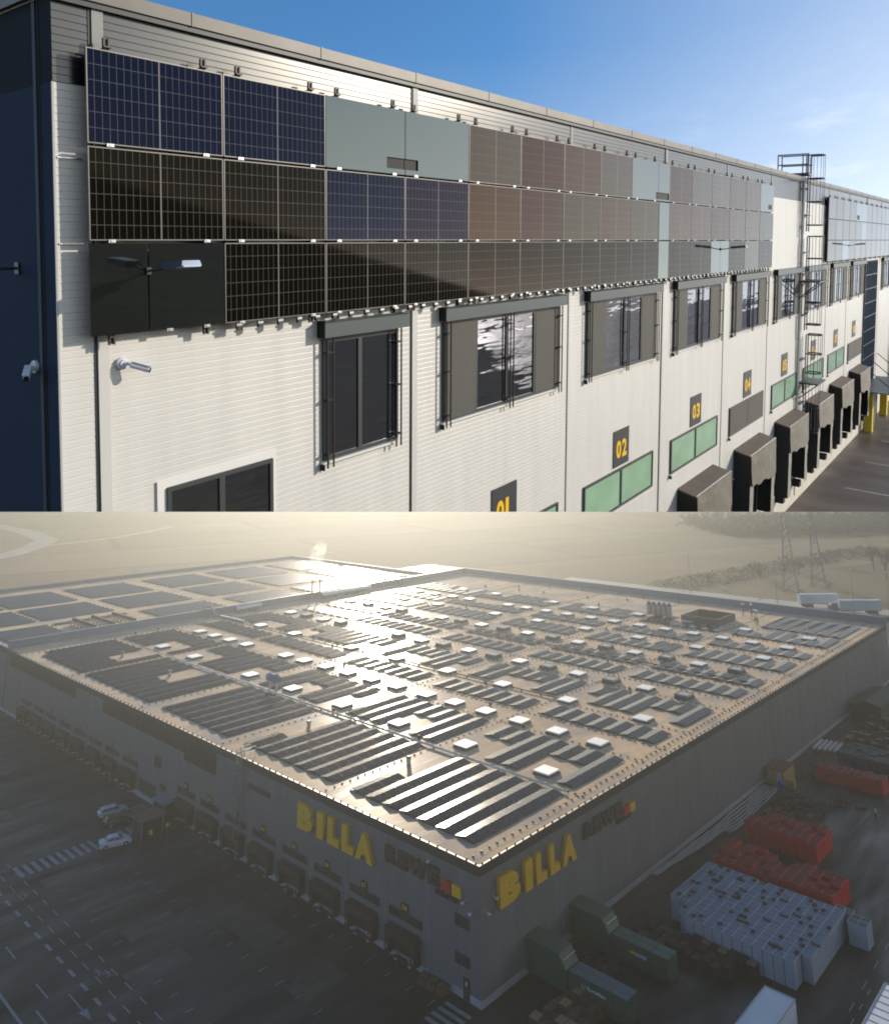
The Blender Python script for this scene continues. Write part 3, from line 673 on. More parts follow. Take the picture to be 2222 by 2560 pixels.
def roof_material():
    m = bpy.data.materials.new('roof_membrane'); m.use_nodes = True; t = m.node_tree; p = t.nodes['Principled BSDF']; L = t.links.new
    co = t.nodes.new('ShaderNodeTexCoord'); mp = t.nodes.new('ShaderNodeMapping'); L(co.outputs['Object'], mp.inputs['Vector'])
    n1 = t.nodes.new('ShaderNodeTexNoise'); n1.inputs['Scale'].default_value = 0.11; n1.inputs['Detail'].default_value = 8; n1.inputs['Roughness'].default_value = 0.65
    L(mp.outputs['Vector'], n1.inputs['Vector'])
    ramp = t.nodes.new('ShaderNodeValToRGB'); e = ramp.color_ramp.elements
    e[0].position = 0.36; e[0].color = (0.44, 0.37, 0.31, 1); e[1].position = 0.62; e[1].color = (0.74, 0.55, 0.35, 1)
    x = ramp.color_ramp.elements.new(0.5); x.color = (0.64, 0.48, 0.32, 1)
    L(n1.outputs['Fac'], ramp.inputs['Fac'])
    # stained streaks running across the fall
    mp2 = t.nodes.new('ShaderNodeMapping'); mp2.inputs['Scale'].default_value = (0.10, 0.9, 1); L(co.outputs['Object'], mp2.inputs['Vector'])
    n2 = t.nodes.new('ShaderNodeTexNoise'); n2.inputs['Scale'].default_value = 1.0; n2.inputs['Detail'].default_value = 5; L(mp2.outputs['Vector'], n2.inputs['Vector'])
    st = t.nodes.new('ShaderNodeValToRGB'); st.color_ramp.elements[0].position = 0.55; st.color_ramp.elements[1].position = 0.66; L(n2.outputs['Fac'], st.inputs['Fac'])
    mx = t.nodes.new('ShaderNodeMixRGB'); mx.inputs['Color2'].default_value = (0.36, 0.36, 0.38, 1); L(ramp.outputs['Color'], mx.inputs['Color1'])
    ms = t.nodes.new('ShaderNodeMath'); ms.operation = 'MULTIPLY'; ms.inputs[1].default_value = 0.55; L(st.outputs['Color'], ms.inputs[0]); L(ms.outputs[0], mx.inputs['Fac'])
    # lapped seams of the membrane sheets, painted pale in patches for their wet reflection
    dn = t.nodes.new('ShaderNodeTexNoise'); dn.inputs['Scale'].default_value = 0.7; L(co.outputs['Object'], dn.inputs['Vector'])
    va = t.nodes.new('ShaderNodeVectorMath'); va.operation = 'MULTIPLY_ADD'; va.inputs[1].default_value = (0.5, 0.5, 0); L(dn.outputs['Color'], va.inputs[0]); L(co.outputs['Object'], va.inputs[2])
    br = t.nodes.new('ShaderNodeTexBrick'); br.inputs['Scale'].default_value = 1.0; br.inputs['Brick Width'].default_value = 5.2; br.inputs['Row Height'].default_value = 1.05
    br.inputs['Mortar Size'].default_value = 0.035; br.inputs['Mortar Smooth'].default_value = 0.6; L(va.outputs['Vector'], br.inputs['Vector'])
    mk = t.nodes.new('ShaderNodeTexNoise'); mk.inputs['Scale'].default_value = 0.18; L(co.outputs['Object'], mk.inputs['Vector'])
    mr = t.nodes.new('ShaderNodeMapRange'); mr.inputs['From Min'].default_value = 0.42; mr.inputs['From Max'].default_value = 0.6; mr.inputs['To Min'].default_value = 0.15; L(mk.outputs['Fac'], mr.inputs['Value'])
    mm = t.nodes.new('ShaderNodeMath'); mm.operation = 'MULTIPLY'; L(br.outputs['Fac'], mm.inputs[0]); L(mr.outputs['Result'], mm.inputs[1])
    mx2 = t.nodes.new('ShaderNodeMixRGB'); mx2.inputs['Color2'].default_value = (0.66, 0.60, 0.50, 1); L(mx.outputs['Color'], mx2.inputs['Color1']); L(mm.outputs[0], mx2.inputs['Fac'])
    L(mx2.outputs['Color'], p.inputs['Base Color'])
    rr = t.nodes.new('ShaderNodeMapRange'); rr.inputs['From Min'].default_value = 0.4; rr.inputs['From Max'].default_value = 0.62; rr.inputs['To Min'].default_value = 0.30; rr.inputs['To Max'].default_value = 0.22
    L(n2.outputs['Fac'], rr.inputs['Value']); L(rr.outputs['Result'], p.inputs['Roughness'])
    n3 = t.nodes.new('ShaderNodeTexNoise'); n3.inputs['Scale'].default_value = 1.3; n3.inputs['Detail'].default_value = 5; L(co.outputs['Object'], n3.inputs['Vector'])
    b = t.nodes.new('ShaderNodeBump'); b.inputs['Strength'].default_value = 0.15; b.inputs['Distance'].default_value = 0.03; L(n3.outputs['Fac'], b.inputs['Height']); L(b.outputs['Normal'], p.inputs['Normal'])
    p.inputs['IOR'].default_value = 1.45; 
    sl = t.nodes.new('ShaderNodeMapRange'); sl.inputs['From Min'].default_value = 0.55; sl.inputs['From Max'].default_value = 0.68; sl.inputs['To Min'].default_value = 0.003; sl.inputs['To Max'].default_value = 0.016; L(n2.outputs['Fac'], sl.inputs['Value']); L(sl.outputs['Result'], p.inputs['Specular IOR Level'])
    return m
roof_mem = roof_material()

def field_material():
    m = bpy.data.materials.new('winter_field'); m.use_nodes = True; t = m.node_tree; p = t.nodes['Principled BSDF']; L = t.links.new
    co = t.nodes.new('ShaderNodeTexCoord'); n1 = t.nodes.new('ShaderNodeTexNoise'); n1.inputs['Scale'].default_value = 0.006; n1.inputs['Detail'].default_value = 9; n1.inputs['Roughness'].default_value = 0.6
    L(co.outputs['Object'], n1.inputs['Vector'])
    r = t.nodes.new('ShaderNodeValToRGB'); e = r.color_ramp.elements; e[0].position = 0.35; e[0].color = (0.085, 0.06, 0.035, 1); e[1].position = 0.62; e[1].color = (0.15, 0.155, 0.05, 1)
    q = r.color_ramp.elements.new(0.48); q.color = (0.13, 0.10, 0.05, 1); L(n1.outputs['Fac'], r.inputs['Fac'])
    bk = t.nodes.new('ShaderNodeTexBrick'); bk.inputs['Scale'].default_value = 1.0; bk.inputs['Brick Width'].default_value = 210; bk.inputs['Row Height'].default_value = 85; bk.inputs['Mortar Size'].default_value = 2.2
    bk.inputs['Color1'].default_value = (0.62, 0.62, 0.62, 1); bk.inputs['Color2'].default_value = (1.35, 1.3, 1.2, 1); bk.inputs['Mortar'].default_value = (0.45, 0.4, 0.35, 1)
    rt_ = t.nodes.new('ShaderNodeMapping'); rt_.inputs['Rotation'].default_value = (0, 0, 0.35); L(co.outputs['Object'], rt_.inputs['Vector']); L(rt_.outputs['Vector'], bk.inputs['Vector'])
    mu = t.nodes.new('ShaderNodeMixRGB'); mu.blend_type = 'MULTIPLY'; mu.inputs['Fac'].default_value = 1.0; L(r.outputs['Color'], mu.inputs['Color1']); L(bk.outputs['Color'], mu.inputs['Color2']); L(mu.outputs['Color'], p.inputs['Base Color'])
    p.inputs['Roughness'].default_value = 0.95
    return m

def struct(name, me, kind='structure'):
    o = thing(name, None, None, me=me); o['kind'] = kind; return o
g = MBd(); g.box(-2600, -2600, -0.9, 2600, 2600, -0.03); struct('field', g.mesh('field', field_material()))
wet = mat('wet_asphalt', (0.050, 0.039, 0.033), 0.5, noise=(0.22, 0.75), rn=(0.35, 0.35, 0.75), tint=(0.55, 0.5, 0.45), stretch=(0.22, 1, 1), bump=(2.0, 0.15, 0.03))
g = MBd(); g.face([(-120, -120, 0), (214, -120, 0), (214, 215, 0), (-120, 215, 0)]); struct('yard', g.mesh('yard', wet, fix=False))
g = MBd()
def strip(pts, w, m=0, z=0.012):
    for (x0, y0), (x1, y1) in zip(pts[:-1], pts[1:]):
        d = Vector((x1 - x0, y1 - y0, 0)).normalized(); n = Vector((-d.y, d.x, 0)) * w / 2
        g.face([(x0 - n.x, y0 - n.y, z), (x1 - n.x, y1 - n.y, z), (x1 + n.x, y1 + n.y, z), (x0 + n.x, y0 + n.y, z)], m)
strip([(216, 140), (217, 60), (222, 20), (230, -60)], 12, z=0.02)
struct('access_road', g.mesh('access_road', mat('pale_road', (0.38, 0.37, 0.34), 0.8, noise=(0.2, 0.1)), fix=False))
g = MBd(); strip([(60, 395), (92, 418), (118, 452), (140, 492), (152, 560), (160, 660)], 14, z=0.03); strip([(118, 452), (175, 470), (240, 520)], 7, z=0.04)
struct('country_road', g.mesh('country_road', mat('pale_road', (0,) * 3), fix=False))
paint = mat('road_paint', (0.26, 0.26, 0.26), 0.7, noise=(1.5, 0.25))
g = MBd()
def q4(x0, x1, y0, y1): g.face([(x0, y0, 0.006), (x1, y0, 0.006), (x1, y1, 0.006), (x0, y1, 0.006)])
for i in range(-2, 16):
    a = 54.6 - i * 2.99
    q4(-23.32, -22.98, a - 1.45, a); q4(-21.86, -21.74, a - 1.5, a + 0.1)
    q4(-20.30, -20.17, a - 1.45, a)
for a in (42.3, 33.8, 51): q4(-26.18, -26.02, a - 2.9, a)
q4(-27.55, -27.35, 26.5, 29.9); q4(-27.55, -27.35, 18, 23); q4(-29.12, -28.85, 0, 35)
q4(-24.62, -24.48, 26.6, 29.9); g.face([(-24.95, 26.8, 0.006), (-24.55, 24.9, 0.006), (-24.15, 26.8, 0.006)])
for i in range(20):
    a = 1.9 + i * 2.95
    if a < 51: q4(-18.4, -17.5, a - 0.05, a + 0.06); q4(-10.7, -9.75, a - 0.05, a + 0.06); q4(-2.9, -1.9, a + 2.05, a + 2.16)
for i in range(16):
    x = -20.2 + i * 1.0
    if not (-11.0 < x < -7.4): q4(x, x + 0.52, 55.6, 58.8)
for i in range(4): q4(-1.75 - i * 0.86, -1.28 - i * 0.86, 0.0, 3.1)
for i in range(4): q4(-3.0, -0.9, 61.0 + i * 0.95, 61.35 + i * 0.95)
for (x, y) in ((-21.3, 31.3), (-20.75, 30.4), (-21.2, 51.5)):   # small walking-figure marks
    q4(x - 0.08, x + 0.08, y - 0.5, y + 0.3); q4(x - 0.3, x + 0.3, y - 0.05, y + 0.08); g.face([(x - 0.3, y - 0.75, 0.006), (x - 0.16, y - 0.75, 0.006), (x + 0.08, y - 0.4, 0.006), (x - 0.08, y - 0.4, 0.006)])
    g.face([(x + 0.16, y - 0.75, 0.006), (x + 0.3, y - 0.75, 0.006), (x + 0.08, y - 0.4, 0.006), (x - 0.08, y - 0.4, 0.006)]); q4(x - 0.1, x + 0.1, y + 0.42, y + 0.6)
for i in range(7): q4(10 + i * 2.6, 10.9 + i * 2.6, -25.2, -25.08)
for i in range(10): q4(22 + i * 4.0, 23.6 + i * 4.0, -24.6, -24.48)
struct('road_markings', g.mesh('road_markings', paint, fix=False))
g = MBd()
g.face([(40, -14.9, 0.008), (140, -15.2, 0.008), (140, -15.35, 0.008), (40, -15.05, 0.008)])
struct('drain_channel', g.mesh('drain_channel', mat('drain_dark', (0.015, 0.012, 0.011), 0.6), fix=False))
for i, (x, y) in enumerate(((-12.5, 39), (-6.6, 21.8), (-9.6, 16), (-14.2, 70.5), (-17.5, 60.7), (-11.2, 48.8))):
    g = MBd(); g.tube((0, 0, 0), (0, 0, 0.012), 0.38, 18); g.tube((0, 0, 0.012), (0, 0, 0.018), 0.30, 18, 1)
    thing('manhole_cover', 'round dark manhole cover in the left yard, %s of six' % ordw[i], 'manhole cover', (x, y, 0), me=g.mesh('manhole', [mat('iron_rim', (0.03, 0.028, 0.026), 0.5, metal=0.4), mat('iron_lid', (0.02, 0.018, 0.018), 0.6)]), group='manhole covers')
g = MBd()
for (x0, x1, y0, y1) in ((-19, -12.4, 50.5, 53.3), (-18, -10.5, 41.5, 44.4), (-17, -11.5, 33.4, 36), (-8.8, -4.9, 22.5, 31.5), (-19.8, -13, 66, 69), (-24, -15, 74, 77.5), (-20, -14, 26, 29), (-10.4, -5.0, 12.5, 16.2)):
    g.face([(x0, y0, 0.003), (x1, y0, 0.003), (x1, y1, 0.003), (x0, y1, 0.003)])
struct('asphalt_patches', g.mesh('patches', mat('asphalt_patch', (0.085, 0.067, 0.053), 0.5, noise=(0.6, 0.4), rn=(0.5, 0.4, 0.7), tint=(0.55, 0.5, 0.45), stretch=(0.3, 1, 1)), fix=False))  # yard patches, their colour paled further to suggest sunlit streaks

# ---- the hall
D1, L1, HP = 141.0, 127.5, 12.9
bldB = thing('logistics_hall', 'huge flat-roofed logistics hall covered in solar panels and skylights', 'warehouse')
g = MBd(); g.box(0, 0, 0, D1, L1, H - 0.75); part('wall', g.mesh('hall_wall', shaded_wall), bldB)
g = MBd()
for (x0, y0, x1, y1) in ((-0.10, -0.10, D1, 0.0), (-0.10, 0.0, 0.0, L1 + 80)): g.box(x0, y0, H - 0.85, x1, y1, H - 0.02)
g.box(0, 0, H - 0.749, D1, L1, H - 0.02); part('fascia', g.mesh('hall_fascia', hall_fascia), bldB)
g = MBd(); g.face([(0, 0, H), (D1, 0, H), (D1, L1, H), (0, L1, H)]); part('roof', g.mesh('roof_sheet', roof_mem, fix=False), bldB)
g = MBd(); g.box(-0.12, -0.12, H - 0.018, D1, 0.06, H + 0.05); g.box(-0.12, 0.062, H - 0.018, 0.06, L1, H + 0.05); part('edge_trim', g.mesh('hall_trim', roof_trim), bldB)
for nm, (x0, y0, x1, y1) in {'parapet': (D1, -0.1, D1 + 0.35, L1 + 0.3), 'parapet_b': (-0.1, L1, D1 - 0.01, L1 + 0.35)}.items():
    g = MBd(); g.box(x0, y0, H - 0.8, x1, y1, HP); g.box(x0 - 0.06, y0 - 0.05, HP, x1 + 0.06, y1 + 0.05, HP + 0.06, 1)
    part('parapet', g.mesh('parapet', [parapet_m, mat('parapet_cap', (0.32, 0.33, 0.34), 0.4, metal=0.4)]), bldB)
g = MBd(); g.box(-0.06, -0.06, 0.0, D1, 0.0, 0.62); g.box(-0.06, 0.001, 0.0, 0.0, L1 + 80, 0.62); part('plinth', g.mesh('hall_plinth', plinth_m), bldB)
for i in range(1, 22):
    g = MBd(); g.box(i * 6.5, -0.025, 0.63, i * 6.5 + 0.09, -0.001, H - 0.86); part('wall_joint', g.mesh('hj', mat('hall_joint', (0.23, 0.235, 0.25), 0.5)), bldB)
for i in range(1, 20):
    g = MBd(); g.box(-0.025, i * 6.28 + 0.4, 0.63, -0.001, i * 6.28 + 0.49, H - 0.86); part('wall_joint', g.mesh('hj2', mat('hall_joint', (0,) * 3)), bldB)
def wpane(y0, y1, z0, z1, mull=1, nm='window', gm='hall_window'):
    g = MBd(); g.box(-0.07, y0, z0, -0.001, y1, z1)
    o = part(nm, g.mesh(nm, mat('hall_window_frame', (0.05, 0.055, 0.055), 0.5)), bldB)
    n = mull + 1; w = (y1 - y0 - 0.1) / n
    for k in range(n):
        g = MBd(); g.box(-0.085, y0 + 0.05 + k * w + 0.03, z0 + 0.07, -0.0701, y0 + 0.05 + (k + 1) * w - 0.03, z1 - 0.07); part('pane', g.mesh('pane_b', mat(gm, (0.03, 0.035, 0.035), 0.15)), o)
wpane(1.35, 3.2, 5.6, 6.6); wpane(1.35, 3.2, 2.55, 3.5); wpane(61.4, 63.3, 5.0, 6.4); wpane(59.5, 61.2, 2.4, 3.3)
wpane(33.9, 38.9, 8.2, 8.85, 0, 'louvre')
DOCKC = [9.95, 16.2, 22.45, 28.65, 34.95, 41.2, 47.5, 53.75, 71.0, 77.3, 83.6, 89.9, 96.2, 102.5, 108.8, 115.1]
for c in DOCKC: wpane(c - 2.4, c + 2.4, 3.45, 4.25, 1, 'window', 'hall_strip_glass')
wpane(62.4, 67.5, 0.7, 2.5, 3, 'gate')
g = MBd(); g.box(-0.09, 1.35, 0.05, -0.0, 2.15, 1.75); o = part('door', g.mesh('hall_door', mat('door_dark', (0.03, 0.034, 0.04), 0.5)), bldB)
g = MBd(); g.box(-0.10, 1.65, 1.15, -0.0901, 1.85, 1.5); part('pane', g.mesh('dp', mat('door_pane', (0.5, 0.52, 0.55), 0.2)), o)

# second, lower wing of roof beyond the parapet
bldC = thing('rear_hall', 'second flat-roofed hall wing behind the parapet, its roof nearly covered in panel fields', 'warehouse')
g = MBd(); g.box(0, L1 + 0.36, 0, 128, 207, H - 0.75); part('wall', g.mesh('rh_wall', shaded_wall), bldC)
g = MBd(); g.face([(0, L1 + 0.36, H), (128, L1 + 0.36, H), (128, 207, H), (0, 207, H)]); part('roof', g.mesh('rh_roof', roof_mem, fix=False), bldC)
g = MBd(); g.box(0, 207, H - 0.75, 128.3, 207.35, H + 0.95); part('parapet', g.mesh('rh_par', parapet_m), bldC)
g = MBd(); g.box(128, L1 + 0.36, H - 0.75, 128.35, 206.99, H + 0.95); part('parapet', g.mesh('rh_par2', parapet_m), bldC)
g = MBd(); g.box(0.0, L1 + 0.36, H - 0.75, 0.35, 206.99, H + 0.3); part('parapet', g.mesh('rh_par3', parapet_m), bldC)

# ---- eaves studs and conductor lines
stud = MBd(); stud.box(-0.09, -0.09, 0, 0.09, 0.09, 0.16); stud.tube((0, 0, 0.16), (0, 0, 0.3), 0.03, 5)
def conductor(p0, p1, step, lab, tall=False, z=H):
    p0, p1 = Vector(p0), Vector(p1); d = p1 - p0; n = int(d.length / step); g = MBd()
    for i in range(n + 1):
        c = p0 + d * (i / n); s_ = (0.055 if tall else 0.075) + 0.03 * random.random()
        jx, jy = random.uniform(-.05, .05), random.uniform(-.05, .05)
        g.box(c.x - s_ + jx, c.y - s_ + jy, z, c.x + s_ + jx, c.y + s_ + jy, z + (0.13 if not tall else 0.24))
    g.tube((p0.x, p0.y, z + 0.2), (p1.x, p1.y, z + 0.15), 0.01, 4)
    thing('lightning_conductor', lab, 'conductor wire', (0, 0, 0), group='conductor wires on small black feet across the roof', me=g.mesh('conductor', black_b))
conductor((-0.02, 0.4), (-0.02, 127), 1.25, 'conductor wire on feet along the left eaves of the hall', True)
conductor((0.4, -0.02), (140, -0.02), 1.25, 'conductor wire on feet along the right eaves of the hall', True)
bn = [('first', 19.4), ('second', 33.0), ('third', 38.6), ('fourth', 46.2), ('fifth', 59.4), ('sixth', 64.6), ('seventh', 72.8), ('eighth', 79.2), ('ninth', 84.8), ('tenth', 95.6), ('eleventh', 102.6), ('twelfth', 107.8), ('thirteenth', 118.6)]
for nm, x in bn: conductor((x, 1.2), (x, 121), 1.05, '%s conductor wire counted inward from the left eaves, running along the roof' % nm)
for nm, y in (('nearest', 1.6), ('second', 24.3), ('third', 46.8), ('fourth', 70.5), ('fifth', 97.4), ('farthest', 120.6)): conductor((1.0, y), (137, y), 1.2, '%s cross-roof conductor wire between the panel blocks' % nm)
def roof_pipe(x, y0, y1, r, lab, m):
    g = MBd(); g.tube((x, y0, H + 0.22), (x, y1, H + 0.22), r, 8)
    for i in range(int((y1 - y0) / 4)): g.box(x - 0.15, y0 + i * 4 + 1, H, x + 0.15, y0 + i * 4 + 1.2, H + 0.14)
    thing('roof_pipe', lab, 'pipe', (0, 0, 0), group='long pipes on the roof', me=g.mesh('roof_pipe', m, smooth=False))
wp = mat('white_pipe', (0.65, 0.64, 0.62), 0.35)
roof_pipe(18.75, 3.0, 98, 0.14, 'long white pipe beside the big front panel blocks', wp)
roof_pipe(46.9, 22, 122, 0.10, 'long dark pipe between the third skylight rows', mat('dark_pipe', (0.14, 0.13, 0.12), 0.5))
roof_pipe(75.6, 5, 121, 0.12, 'long dark pipe across the middle of the roof', mat('dark_pipe', (0,) * 3))
roof_pipe(62.9, 80, 121, 0.08, 'short pale pipe at the far end of the roof', wp)

# ---- skylights
def skylight_proto(m, lab, grp, hh):
    t = thing('skylight', lab, 'skylight', (0, 0, H)); t['group'] = grp
    g = MBd(); g.hexa([(-1.25, -1.25, 0.0), (1.25, -1.25, 0.0), (1.25, 1.25, 0.0), (-1.25, 1.25, 0.0)], [(-1.1, -1.1, hh), (1.1, -1.1, hh), (1.1, 1.1, hh), (-1.1, 1.1, hh)]); part('curb', g.mesh('curb', curb_m), t)
    g = MBd(); g.hexa([(-1.2, -1.2, hh + 0.001), (1.2, -1.2, hh + 0.001), (1.2, 1.2, hh + 0.001), (-1.2, 1.2, hh + 0.001)], [(-1.15, -1.15, hh + 0.13), (1.15, -1.15, hh + 0.13), (1.15, 1.15, hh + 0.13), (-1.15, 1.15, hh + 0.13)]); part('lid', g.mesh('lid', m), t)
    if m is sky_smoke:
        g = MBd()
        for s_ in (-1, 1): g.box(-1.15, s_ * 1.02 - 0.1, hh + 0.131, 1.15, s_ * 1.02 + 0.1, hh + 0.17); g.box(s_ * 1.02 - 0.1, -0.91, hh + 0.131, s_ * 1.02 + 0.1, 0.91, hh + 0.17)
        part('rim', g.mesh('rim', curb_m), t)
    return keep(t)
SKX = {22.0: [8.1, 21.3, 34.2, 47.0, 60.0, 72.7, 92.3, 105.0], 34.4: [8.6, 15.2, 21.8, 28.2, 34.6, 40.8, 47.8, 54.1, 60.5, 66.9, 73.5, 79.5, 93.3, 99.7, 105.9, 112.2],
       47.1: [8.9, 22.1, 35.2, 48.0, 61.3, 74.7, 94.1, 107.3], 61.0: [9.3, 16.1, 22.6, 29.4, 35.8, 42.3, 48.7, 55.1, 62.1, 68.4, 75.5, 95.1, 101.7, 108.4, 114.9],
       81.0: [9.2, 16.3, 22.6, 29.4, 35.9, 42.5, 48.9, 55.6, 62.4, 68.8, 75.2, 81.4, 95.4, 101.4, 108.2, 115.5], 93.0: [9.0, 22.3, 35.4, 48.5, 61.7, 74.6, 94.2, 106.9],
       104.1: [8.5, 15.5, 21.8, 28.3, 34.9, 41.2, 47.9, 54.2, 60.9, 67.2, 73.5, 79.4, 92.8, 99.1, 105.9, 112.5], 115.0: [8.1, 21.4, 34.7, 47.5, 60.5, 72.7, 92.5, 105.0]}
SMOKE = {(81.0, 9.2), (61.0, 9.3), (61.0, 22.6), (81.0, 22.6), (81.0, 35.9), (61.0, 35.8), (61.0, 48.7), (81.0, 48.9), (81.0, 62.4), (61.0, 62.1), (61.0, 75.5), (81.0, 75.2), (61.0, 95.1), (81.0, 95.4), (61.0, 108.4), (81.0, 108.2)}
pw = skylight_proto(sky_white, '', 'skylights on the hall roof', 0.28); pg = skylight_proto(sky_smoke, '', 'skylights on the hall roof', 0.52)
first = {'w': True, 'g': True}
colname = {22.0: 'first column from the left eaves', 34.4: 'second column from the left eaves', 47.1: 'third column from the left eaves', 61.0: 'fourth column from the left eaves', 81.0: 'fifth column', 93.0: 'sixth column', 104.1: 'seventh column', 115.0: 'outermost column near the far parapet'}
for x, ys in SKX.items():
    for i, y in enumerate(ys):
        g_ = (x, y) in SMOKE; lab = '%s skylight, %s from the right eaves in the %s' % ('smoked grey' if g_ else 'white', ordw[i], colname[x])
        k = 'g' if g_ else 'w'; pr = pg if g_ else pw
        if first[k]:
            first[k] = False; pr.matrix_world = MB @ Matrix.Translation((x, y, H)); pr['label'] = lab
        else: clone(pr, lab, (x, y, H))

# ---- rows of roof panels: two slopes back to back
TILT = math.tan(R(9.6)); HWID = 1.29
PANELC = {}
def slope_mesh(side, w, gap=0.022):
    key = (side, round(w, 3))
    if key in PANELC: return PANELC[key]
    g = MBd(); z0, z1 = 0.13, 0.13 + HWID * TILT
    ya, yb = (-HWID - 0.015, -0.015) if side < 0 else (0.015 + HWID, 0.015)
    def sl(x0, x1, f0, f1, dz0, dz1, m):
        A_ = ya + (yb - ya) * f0; B_ = ya + (yb - ya) * f1; zA = z0 + (z1 - z0) * f0; zB = z0 + (z1 - z0) * f1
        pts_b = [(x0, A_, zA + dz0), (x1, A_, zA + dz0), (x1, B_, zB + dz0), (x0, B_, zB + dz0)]
        pts_t = [(p_[0], p_[1], p_[2] - dz0 + dz1) for p_ in pts_b]
        g.hexa(pts_b, pts_t, m)
    sl(0, w - gap, 0, 1, -0.035, 0.0, 1); sl(0.014, w - gap - 0.014, 0.012, 0.988, 0.001, 0.004, 0)
    PANELC[key] = g.mesh('roof_panel', [pv_roof, pv_edge]); return PANELC[key]
RACK = {}
FAR = MBd()
def far_row(x0, x1, y):
    z0, z1 = H + 0.1, H + 0.1 + HWID * TILT
    for s_ in (-1, 1):
        ya, yb = y + s_ * (HWID + 0.015), y + s_ * 0.015
        FAR.hexa([(x0, ya, z0), (x1, ya, z0), (x1, yb, z1), (x0, yb, z1)], [(x0, ya, z0 + 0.035), (x1, ya, z0 + 0.035), (x1, yb, z1 + 0.035), (x0, yb, z1 + 0.035)])
def panel_row(x0, x1, y, lab, detail):
    t = thing('solar_panel_row', lab, 'solar panel row', (x0, y, H), group='rows of solar panels on the hall roof')
    L_ = x1 - x0; n = max(1, int(round(L_ / 1.72)))
    if detail:
        for side in (-1, 1):
            for k in range(n): part('panel', slope_mesh(side, L_ / n), t, (k * L_ / n, 0, 0))
    else:
        for side in (-1, 1): part('panel_slope', slope_mesh(side, L_), t)
    key = round(L_, 3)
    if key not in RACK:
        g = MBd()
        for f in [i / max(1, n) for i in range(n + 1)]:
            xx = min(max(f * L_, 0.04), L_ - 0.06)
            g.hexa([(xx - 0.03, -HWID, 0.0), (xx + 0.03, -HWID, 0.0), (xx + 0.03, HWID, 0.0), (xx - 0.03, HWID, 0.0)], [(xx - 0.03, -HWID, 0.06), (xx + 0.03, -HWID, 0.06), (xx + 0.03, HWID, 0.06), (xx - 0.03, HWID, 0.06)])
            g.box(xx - 0.02, -0.03, 0.06, xx + 0.02, 0.03, 0.13 + HWID * TILT - 0.04)
        RACK[key] = g.mesh('rack', rack_m)
    part('rack', RACK[key], t)
BAYS = [(3.3, 7), (25.5, 7), (48.6, 7), (71.8, 9), (98.2, 8)]
PITCH = 2.78
COLS = [(2.8, 18.2, None, None), (20.4, 31.7, 22.0, 26.9), (39.4, 44.2, None, None), (48.5, 57.8, 47.1, 53.1), (66.0, 70.9, None, None), (73.8, 78.2, None, None), (86.0, 93.2, 93.0, 90.3), (97.4, 101.7, None, None), (109.3, 118.5, 115.0, 113.4)]
coln = ['first', 'second', 'third', 'fourth', 'fifth', 'sixth', 'seventh', 'eighth', 'ninth']
bayn = ['front', 'second', 'third', 'fourth', 'rear']
for ci, (x0, x1, skx, xs) in enumerate(COLS):
    for bi, (y0, n) in enumerate(BAYS):
        for k in range(n):
            y = y0 + 1.0 + k * PITCH; a0, a1 = x0, x1
            if ci == 0:
                if bi == 0 and k == 6: a1 = 9.4                      # the short row of the front block
                if bi == 1 and k == 6: a1 = 8.2; 
                if bi == 3 and 3 <= k <= 4: a1 = 10.2                # gaps round roof vents
                if bi == 4 and 1 <= k <= 2: a1 = 10.6
                if bi == 4 and k == 7: a0 = 4.5
            if skx is not None:
                near = min(abs(y - s_) for s_ in SKX[skx]) < 3.4
                if near:
                    if xs > skx and xs < x1 and skx < x0 + 3: a0 = xs - (0 if ci != 3 else 0.1)
                    else: a1 = xs
            if ci == 8 and 24 < y < 39: 
                if y > 26 and y < 39: a1 = 113.4
            if ci in (4, 5, 7) and bi == 4 and k == 7: continue
            if ci >= 4 and bi == 4: far_row(a0, a1, y); continue
            panel_row(a0, a1, y, 'roof panel row, %s in the %s block of the %s column' % (ordw[k], bayn[bi], coln[ci]), ci == 0 and bi < 3 or ci == 1 and bi < 1)
for k in range(6): panel_row(120.2, 134.0, 3.6 + 1.0 + k * 2.85, 'row of roof panels, %s in the lone block beside the far parapet' % ordw[k], False)
# panel fields on the rear wing
fx = [(2.0, 14.2), (15.8, 33.0), (37.0, 55.2), (61.2, 79.4), (84.0, 103.5), (108, 125.5)]
fy = [(131.5, 150.5), (152.8, 173.4), (175.6, 199.0)]
cnt = 0
for i, (x0, x1) in enumerate(fx):
    for j, (y0, y1) in enumerate(fy):
        n = int((y1 - y0) / 2.72)
        for k in range(n):
            y = y0 + 1.3 + k * 2.72
            if i == 1 and j == 0 and k < 5: continue
            far_row(x0, x1, y)
o = thing('distant_roof_panels', 'rows of panels covering the rear roof wing and farthest roof blocks', None, me=FAR.mesh('far_rows', mat('roof_pv_far', (0.045, 0.036, 0.03), 0.2, ior=1.6))); o['kind'] = 'stuff'
